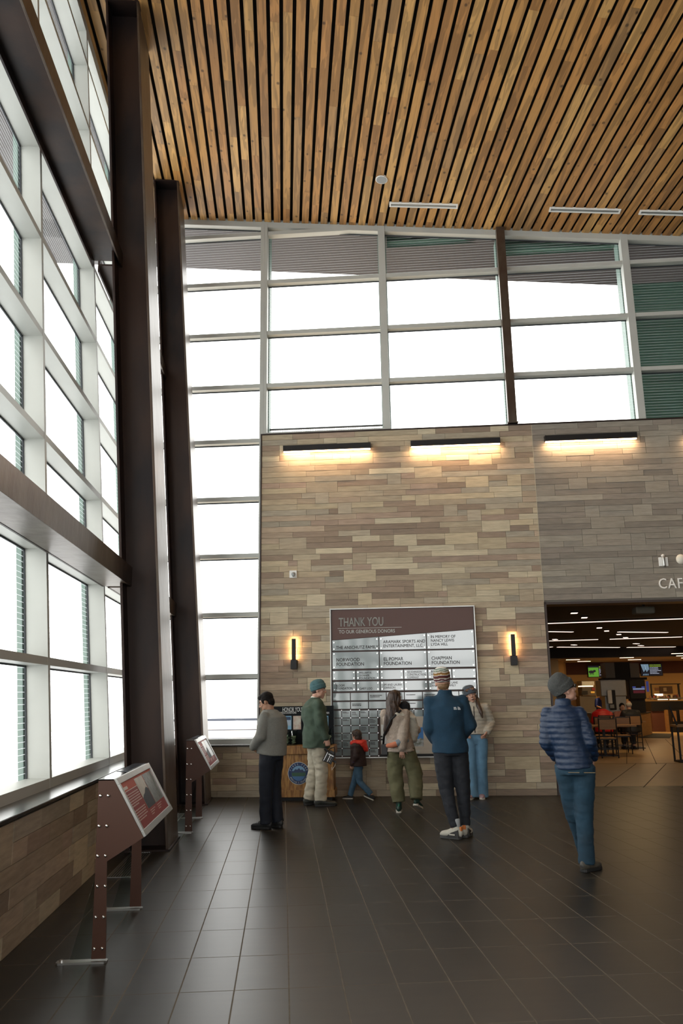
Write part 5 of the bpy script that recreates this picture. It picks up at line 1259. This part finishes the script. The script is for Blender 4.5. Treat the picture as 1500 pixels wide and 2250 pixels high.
for xa, ya, xb, yb, w_ in ((1243, 1449.8, 1273.5, 1449, 'left pair, front'), (1268.5, 1453.4, 1297, 1452.6, 'left pair, rear'), (1361, 1445.2, 1392, 1444.3, 'middle pair, front'), (1379, 1449.6, 1408, 1448.8, 'middle pair, rear'), (1474.5, 1436, 1510, 1435, 'right group, front'), (1485.5, 1441, 1515, 1440.2, 'right group, middle'), (1496, 1445.5, 1520, 1444.8, 'right group, rear')):
    strip(xa, ya, xb, yb, z2_-.02, .16, 'bright warm light bar under the tan ceiling, '+w_, G3, 'light_bar', m=m_cst2)
t = thing('projector_box', 'pale box hung under the dark ceiling just inside the cafe opening', 'ceiling box', WT(wal(1418, 1340, -.9)[0], -.9, wal(1418, 1340, -.9)[1]))
u0, u1, z0, z1 = prect(1396, 1333, 1439, 1349, -.9); bm = NB(); box(bm, (u0-u1)/2, (u1-u0)/2, 0, .3, (z0-z1)/2, (z1-z0)/2); mk('case', bm, mat('dim_cream', (.1, .085, .06), .7), t, bev=.03)
bm = NB(); box(bm, -.02, .02, .1, .14, (z1-z0)/2, CH-wal(1418, 1340, -.9)[1]); mk('drop_rod', bm, m_black, t)

# menu screens
def em(name, c, s=1.0): return mat(name, (0, 0, 0), .4, emit=c, estr=s)
m_sg = em('screen_green', (.1, .3, .03), .9); m_sb = em('screen_dark', (.006, .008, .016), .7); m_sw2 = em('screen_white_text', (.55, .6, .75), .8); m_sy = em('screen_lime_text', (.3, .45, .03), .9); m_si = em('screen_ice_blue', (.25, .38, .5), .9)
def screen(x0, ya, x1, yb, lb, green):
    u0, u1, z0, z1 = prect(x0, ya, x1, yb, CA+.12); w, h = u1-u0, z1-z0
    t = thing('menu_screen', lb, 'screen', WT(u0, CA+.12, z0))
    bm = NB(); box(bm, 0, w, 0, .1, 0, h); mk('screen_case', bm, m_black, t)
    bm = NB(); box(bm, .02, w-.02, -.004, 0, .02, h-.02); f = mk('display', bm, m_sb, t)
    if green:
        bm = NB(); box(bm, .02, w*.62, -.006, -.004, .02, h*.82); p = mk('picture', bm, m_sg, f)
        bm = NB(); ell(bm, (w*.2, -.006, h*.45), (w*.16, .003, h*.13)); ell(bm, (w*.38, -.006, h*.52), (w*.08, .003, h*.1))
        for q in (.1, .16, .25, .3): box(bm, w*q, w*(q+.03), -.008, -.005, h*.2, h*.4)
        mk('dark_animal', bm, m_sb, p)
    else:
        bm = NB()
        for q in range(6): extr(bm, [(w*(.02+q*.06), -.006, h*.95), (w*(.06+q*.06), -.006, h*.95), (w*(.16+q*.045), -.006, h*(.35+.08*(q % 3))), (w*(.13+q*.045), -.006, h*(.33+.08*(q % 3)))], (0, .002, 0))
        for q in range(4): extr(bm, [(w*(.08+q*.07), -.006, h*.05), (w*(.12+q*.07), -.006, h*.05), (w*(.15+q*.06), -.006, h*.22)], (0, .002, 0))
        mk('picture', bm, m_si, f)
    rq = random.Random(2)
    for q in range(7):
        bm = NB(); x = w*(.66 if green else .42); xe = w*(.96 if q < 2 else rq.uniform(.7, .95))
        while x < xe-.02: ww = rq.uniform(.02, .06); box(bm, x, min(x+ww, xe), -.007, -.004, h*(.86-q*.115), h*(.905-q*.115)); x += ww+.012
        mk('menu_line', bm, m_sy if q < 2 else m_sw2, f)
screen(1291, 1462, 1329, 1488, 'menu screen with a green pasture picture on the cafe back wall, left', True)
screen(1407, 1458, 1455, 1485, 'menu screen with a blue-white picture on the cafe back wall, right', False)
# service station
SO = -17.0
t = thing('service_counter', 'oak cafe service counter with dark top behind the seated guests', 'counter', WT(wal(1420, 1600, SO)[0], SO, 0))
pbox('cabinet', m_cwood, t, 1300, 1569, 1405, 1618, SO, .9, floor=True); 
u0, u1, z0, z1 = prect(1300, 1566, 1432, 1569, SO)
uL = prect(1405, 1569, 1406, 1618, SO)[0]; uR = uL+1.05
bm = NB(); P = [(uL, -SO, 0), (uL+.95, -SO+1.9, 0), (uL-1.2, -SO+1.9, 0), (uL-1.2, -SO, 0)]
extr(bm, P, (0, 0, z0-.02)); bmesh.ops.transform(bm, matrix=t.matrix_world.inverted() @ WM, verts=bm.verts); mk('end_panel', bm, m_cwood, t)
bm = NB(); P = [(uL+.05, -SO-.05, z0-.02), (uL+1.0, -SO+1.95, z0-.02), (u0, -SO+1.95, z0-.02), (u0, -SO-.05, z0-.02)]
extr(bm, P, (0, 0, .05)); bmesh.ops.transform(bm, matrix=t.matrix_world.inverted() @ WM, verts=bm.verts); mk('counter_top', bm, m_black, t)
ztop = z0+.031
def stand(name, lb, cat, off=SO-.3): return thing(name, lb, cat, WT(wal(1380, 1500, off)[0], off, ztop))
t = stand('ice_machine', 'large brushed steel ice and drink machine on the cafe counter', 'drinks machine')
pbox('steel_cabinet', m_chrome, t, 1319, 1494, 1376, 1530, SO-.3, .8, .03); pbox('lower_body', m_chrome, t, 1330, 1529, 1376, 1565, SO-.4, .6)
t = stand('towel_dispenser', 'tall white and black dispenser in front of the steel drinks machine', 'dispenser', SO-.1)
pbox('case', m_black, t, 1340, 1516, 1353, 1560, SO-.12, .12, .02); pbox('white_cover', m_white, t, 1335, 1516, 1344.5, 1546, SO-.1, .1, .02); pbox('tray', m_grille, t, 1340, 1548, 1349, 1556, SO-.08, .08)
t = stand('soda_fountain', 'black soda fountain with small lit signs right of the steel machine', 'drinks machine')
pbox('body', m_black, t, 1383, 1494, 1418, 1536, SO-.3, .8, .02); pbox('lit_band', em('fountain_light', (.2, .25, .4), .8), t, 1390, 1512, 1416, 1515.5, SO-.29, .02); pbox('red_band', em('fountain_red', (.08, .008, .015), .8), t, 1391, 1517, 1416, 1523, SO-.29, .02)
pbox('label', em('fountain_blue', (.05, .07, .3), .8), t, 1389, 1508.5, 1396, 1511, SO-.29, .02); pbox('label', em('fountain_blue2', (.05, .07, .3), .8), t, 1409, 1508.5, 1416, 1511, SO-.29, .02)
pbox('side_decal', em('fountain_side', (.04, .05, .2), .6), t, 1420, 1497, 1425, 1520, SO-.6, .05); pbox('leg_base', m_black, t, 1386, 1535, 1418, 1566, SO-.5, .3)
t = thing('kitchen_hood', 'black ventilation hood with two grey side panels hung above the drinks machines', 'hood', WT(wal(1365, 1470, SO-1)[0], SO-1, 2.2))
pbox('duct', m_cdark, t, 1350, 1455, 1386, 1495, SO-1.2, .8); pbox('side_panel', m_cgrey, t, 1330, 1456, 1350, 1490, SO-1.15, .8); pbox('side_panel', m_cgrey, t, 1384, 1457, 1404, 1490, SO-1.15, .8); pbox('lower_ledge', m_cdark, t, 1326, 1489, 1421, 1494, SO-1.1, .9)
t = thing('oven_stack', 'stainless oven stack against the tan back wall of the cafe', 'oven', WT(wal(1293, 1560, CA+1.2)[0], CA+1.2, 0))
pbox('top_oven', m_chrome, t, 1277, 1496, 1306, 1506.5, CA+1.2, 1.0, .02); pbox('light_shelf', m_cst2, t, 1279, 1507, 1303, 1508.5, CA+1.2, .9); pbox('middle_body', m_cgrey, t, 1279, 1510, 1310, 1528, CA+1.2, .9); pbox('dark_door', m_black, t, 1277.5, 1518, 1291, 1526, CA+1.25, .03); pbox('red_label', mat('red_label', (.3, .02, .02), .5), t, 1300, 1511, 1307, 1517, CA+1.25, .03); pbox('orange_light', em('warm_food_light', (.6, .25, .03), 1.0), t, 1298, 1519, 1306, 1523, CA+1.25, .03); pbox('lower_cabinet', m_cgrey, t, 1274, 1529, 1310, 1560, CA+1.1, .8, floor=True)
t = thing('person', 'kitchen worker in royal blue bending behind the steel drinks machine', 'person', WT(wal(1320, 1541, -20)[0], -20, 0))
bm = NB(); zc_ = wal(1320, 1541, -20)[1]; loft(bm, [(0, 0, .05), (0, 0, .8), (0, -.03, zc_-.1), (0, -.08, zc_+.12)], [(.16, .12), (.19, .13), (.2, .14), (.14, .1)], 16); ell(bm, (.0, -.2, zc_+.16), (.085, .1, .11)); 
for s in (-1, 1): loft(bm, [(s*.18, -.06, zc_+.05), (s*.24, -.16, zc_-.18), (s*.1, -.3, zc_-.25)], [.06, .05, .035], 12)
mko('body', solid(bm, .02, 2), m_skin, t)
bm = NB(); loft(bm, [(0, 0, .78), (0, -.02, zc_-.1), (0, -.07, zc_+.08)], [(.21, .15), (.225, .16), (.17, .12)], 16)
for s in (-1, 1): loft(bm, [(s*.18, -.06, zc_+.05), (s*.24, -.16, zc_-.18)], [.075, .062], 12)
mko('blue_shirt', solid(bm, .02, 2), m_blue, t)
# food window and picture, pantry counter
t = thing('serving_window', 'black-framed glass food case front with a lamp on the right of the cafe', 'food case', WT(wal(1463, 1560, -21)[0], -21, 0))
for q in ((1430, 1502, 1495, 1504), (1430, 1502, 1432.5, 1535), (1489.5, 1502, 1493, 1532)): pbox('frame_bar', m_black, t, *q, -21, .08)
pbox('heat_lamp', m_cst2, t, 1438.5, 1524.5, 1456, 1529, -21.2, .1); pbox('case_shelf', m_cgrey, t, 1430, 1533, 1500, 1536, -20.9, .6); pbox('light_line', m_cst2, t, 1445, 1536.5, 1467, 1537.8, -20.9, .05); pbox('light_line', m_cst2, t, 1471, 1536.5, 1488, 1537.8, -20.9, .05)
pbox('counter_body', m_black, t, 1430, 1541, 1505, 1562, -20.8, .9); pbox('front_panel', m_crb, t, 1432, 1562, 1466, 1592, -20.85, .8, floor=True); pbox('light_pillar', m_cwood, t, 1464, 1560, 1475, 1600, -20.6, .3, floor=True); pbox('dark_base', m_black, t, 1476, 1560, 1512, 1600, -20.2, .9, floor=True)
pbox('leaning_board', m_cwood, t, 1478, 1562, 1486, 1585, -20.1, .05); pbox('leaning_board', m_cwood, t, 1494, 1560, 1502, 1585, -20.1, .05)
rq = random.Random(12)
fm = [mat('food_%s' % n_, c, .5) for n_, c in (('brown', (.12, .045, .02)), ('red', (.2, .03, .02)), ('cream', (.4, .3, .2)), ('dark', (.03, .02, .015)))]
for k in range(26):
    x = 1432+k*2.6; u, z = wal(x, 1541, -20.9)
    bm = NB(); h_ = rq.uniform(.1, .22); r_ = rq.uniform(.04, .07)
    if k % 3 == 0: cyl(bm, (0, 0, 0), (0, 0, h_), r_, 10, r_*.8)
    elif k % 3 == 1: loft(bm, [(0, 0, .03), (0, 0, h_*.6), (0, 0, h_)], [r_, r_*.9, r_*.3], 10)
    else: box(bm, -r_, r_, -r_, r_, 0, h_)
    tag(mk('condiment_item', bm, fm[(k*7) % 4], M=WT(u, -20.9-.1*(k % 3)-.15, wal(x, 1540, -20.9)[1]+.06), smooth=False), 'small condiment item on the counter by the food case', 'condiment', 'condiments along the far cafe counter')
t = thing('wall_picture', 'brown picture with a pale dish hung on the tan wall behind the food case', 'picture', WT(wal(1463, 1516, CA+.05)[0], CA+.05, 1.5))
pbox('print', mat('brown_print', (.1, .05, .02), .6), t, 1449, 1508, 1477, 1524, CA+.05, .04); pbox('pale_shape', mat('pale_print', (.4, .3, .18), .6), t, 1457, 1511, 1464, 1519, CA+.07, .02); pbox('side_note', mat('note_print', (.25, .12, .06), .6), t, 1439, 1511, 1448, 1517, CA+.05, .03)
# mat
a, b_, c, d = flo(1400, 1621.5), flo(1471, 1622), flo(1479, 1612.5), flo(1428, 1611.5)
bm = NB(); extr(bm, [a, b_, c, d], (0, 0, .012)); tag(mk('floor_mat', bm, m_cdark), 'dark mat on the tan floor before the cafe counter', 'mat')
# chairs and tables
def chair(lb, u, off, rot):
    t = thing('dining_chair', lb, 'chair', WT(u, off, 0) @ RZ(rot), 'oak and black metal chairs in the cafe')
    bm = NB(); box(bm, -.22, .22, -.2, .22, .45, .475); mk('seat', bm, m_cwood, t, bev=.01)
    bm = NB(); box(bm, -.2, .2, -.255, -.235, .68, .93); mk('back_panel', bm, m_cwood, t, bev=.008)
    for sx_ in (-1, 1):
        bm = NB(); loft(bm, [(sx_*.2, -.28, 0), (sx_*.215, -.215, .46), (sx_*.215, -.25, .95)], [.014]*3, 8); mk('rear_leg', bm, m_black, t)
        bm = NB(); loft(bm, [(sx_*.2, .25, 0), (sx_*.2, .2, .45)], [.014]*2, 8); mk('front_leg', bm, m_black, t)
    bm = NB(); box(bm, -.22, .22, -.26, -.235, .93, .95); box(bm, -.2, .2, -.24, -.225, .2, .215); box(bm, -.2, .2, .2, .215, .2, .215); box(bm, -.2, .2, -.22, .22, .43, .45); mk('frame_rail', bm, m_black, t)
    return t
def uo(x, y):
    p = flo(x, y); return (p-W0).dot(WD), (p-W0).dot(WN)
cu, co = uo(1341, 1666)
chair('oak-backed cafe chair, nearest one with its whole back in view', cu, co-.28, 0)
chair('oak-backed cafe chair half hidden behind the man in the blue puffer, front row', cu-1.05, co-.3, 3)
def uat(x, off): return wal(x, 1560, off)[0]
chair('oak-backed cafe chair in the second row, behind the nearest one', uat(1359, co-1.6), co-1.6, -3)
chair('oak-backed cafe chair in the second row, left, in front of the red jacket', uat(1316, co-1.75), co-1.75, 0)
chair('oak-backed cafe chair under the white-haired man in black', uat(1383, co-2.9), co-2.9, 0)
chair('oak-backed cafe chair under the guest in the red jacket', uat(1326, co-3.1), co-3.1, 0)
def table(lb, u, off, w=.75):
    t = thing('cafe_table', lb, 'table', WT(u, off, 0), 'oak-topped tables in the cafe')
    bm = NB(); box(bm, -w/2, w/2, -.37, .37, .72, .76); mk('table_top', bm, m_cwood, t, bev=.005)
    bm = NB(); box(bm, -.03, .03, -.03, .03, .02, .72); mk('pedestal', bm, m_black, t)
    bm = NB(); box(bm, -.28, .28, -.28, .28, 0, .02); mk('base_plate', bm, m_black, t)
table('oak-topped cafe table before the nearest chair', cu+.1, co-.95, 1.5); table('oak-topped cafe table between the seated guests', uat(1383, co-3.75), co-3.75, .66); table('oak-topped cafe table before the guest in red', uat(1326, co-3.9), co-3.9, .66)
# seated guests
SJ = dict(knR=(.12, .44, .95), knL=(-.12, .44, .95), anR=(.13, .42, .52), anL=(-.13, .42, .52), hpR=(.1, .02, .94), hpL=(-.1, .02, .94), nck=(0, .07, 1.44), hd=(0, .12, 1.6), cst=(0, .03, 1.28),
          elR=(.25, .12, 1.16), wrR=(.16, .36, 1.16), elL=(-.25, .12, 1.16), wrL=(-.16, .36, 1.16))
def wpos(u, off): p = W0+WD*u+WN*off; return p.x, p.y
def guest(lb, u, off, face, H, top, hairm, nm, bald=False, build=1.0, hood=False, J2=None):
    x, y = wpos(u, off); jj = dict(SJ); jj.update(J2 or {})
    F = figure('person', lb, x, y, face, H, jj, z=-.43*H/1.75, vox=.014, build=build, skin=m_skin2, hands=dict(R=dict(fdir=(-.3, 1, 0), palm=(0, 0, -1), curl=15), L=dict(fdir=(.3, 1, 0), palm=(0, 0, -1), curl=15)))
    top_garment(F, nm, top, hem=.9, g=(.05, .06), sl=(.085, .078, .06), collar=(.03, .08), vox=.018)
    trousers(F, m_char, top=.98, r=(.1, .09, .075, .065), hem=.1, vox=.018)
    shoes2(F)
    bm = NB()
    if not bald: ell(bm, (0, -.025, .045), (.085, .1, .092), F.HM, 20); ell(bm, (0, -.06, -.03), (.075, .055, .09), F.HM)
    else: ell(bm, (0, -.035, .02), (.08, .09, .07), F.HM, 20)
    mko('hair', solid(bm, .01, 2, folds(.004, 30)), hairm, F.root)
    if hood: bm = NB(); loft(bm, [F.j['nck']+Vector((0, .02, .04)), F.j['nck']+Vector((0, -.05, .1)), F.HM @ Vector((0, -.03, .08)), F.HM @ Vector((0, .03, .13))], [(.13, .11), (.13, .13), (.12, .12), (.06, .06)], 18); mko('hood', solid(bm, .016, 2), top, F.root)
    eyes(F, brow=False)
def shoes2(F):
    for s in 'RL':
        a = F.j['an'+s]; bm = NB(); loft(bm, [a+Vector((0, -.06, -.05)), a+Vector((0, .05, -.045)), a+Vector((0, .16, -.06)), a+Vector((0, .2, -.065))], [(.04, .045), (.042, .04), (.045, .025), (.02, .015)], 12, ref=(0, 0, 1)); sh = mko('shoe', solid(bm, .012, 2), m_sole_b, F.root)
        bm = NB(); box(bm, a.x-.045, a.x+.045, a.y-.09, a.y+.22, a.z-.092, a.z-.075); mk('sole', bm, m_sole_b, sh)
m_redj = mat('bright_red_jacket', (.45, .01, .01), .5); m_blkj = mat('black_jacket', (.012, .012, .014), .6); m_pink = mat('pink_top', (.5, .22, .18), .7); m_wh = mat('white_hair', (.5, .45, .36), .7)
dirn = (-WN.x, -WN.y)
guest('seated guest hunched in a bright red hooded jacket, seen from behind', uat(1324, co-3.0), co-3.0, dirn, 1.86, m_redj, m_hairbr, 'red_jacket', hood=False, build=1.25, J2=dict(nck=(0, .16, 1.36), cst=(0, .08, 1.25), hd=(0, .34, 1.38), shR=(.2, .1, 1.34), shL=(-.2, .1, 1.34)))
guest('seated white-haired man in a black jacket, seen from behind', uat(1384, co-2.85), co-2.85, dirn, 1.82, m_blkj, m_wh, 'black_jacket', bald=True, build=1.2)
guest('seated dark-haired woman in a pink top facing the hall', uat(1365, co-4.55), co-4.55, (WN.x, WN.y), 1.7, m_pink, m_hairb, 'pink_top')
# stanchion frame cut by the right edge
p = flo(1496, 1676)
t = thing('bar_stool', 'tall black metal frame with a wooden seat at the right edge inside the cafe', 'bar stool', T(p.x, p.y, 0) @ RZ(-8))
for x in (0, .42):
    bm = NB(); box(bm, x-.018, x+.018, -.018, .018, 0, .78); mk('leg', bm, m_black, t); bm = NB(); box(bm, x-.018, x+.018, .40, .436, 0, .78); mk('leg', bm, m_black, t)
bm = NB(); box(bm, 0, .42, -.018, .018, 0, .035); box(bm, 0, .42, .4, .436, 0, .035); box(bm, -.018, .018, .018, .4, 0, .035); mk('foot_rail', bm, m_black, t)
bm = NB(); box(bm, -.03, .45, -.03, .45, .78, .83); mk('seat', bm, m_cwood, t, bev=.01)
bm = NB(); extr(bm, [(-.018, -.018, .8), (.018, -.018, .8), (-.12, -.018, 1.25), (-.15, -.018, 1.25)], (0, .03, 0)); mk('back_frame', bm, m_black, t)
# cafe lamps
for u, off, e in ((8, -6, 4), (12, -8, 22), (9, -9, 24), (14, -13, 60), (12, -19.5, 110), (17, -20, 110), (18, -11, 50)):
    l = bpy.data.lights.new('cafe_lamp', 'AREA'); l.shape = 'RECTANGLE'; l.size = 1.6; l.size_y = .3; l.energy = e; l.color = (1, .66, .3)
    o = bpy.data.objects.new('cafe_lamp', l); COL.objects.link(o); q = W0+WD*u+WN*off; o.location = (q.x, q.y, (CH-.06) if off > -17 else z2_-.05)
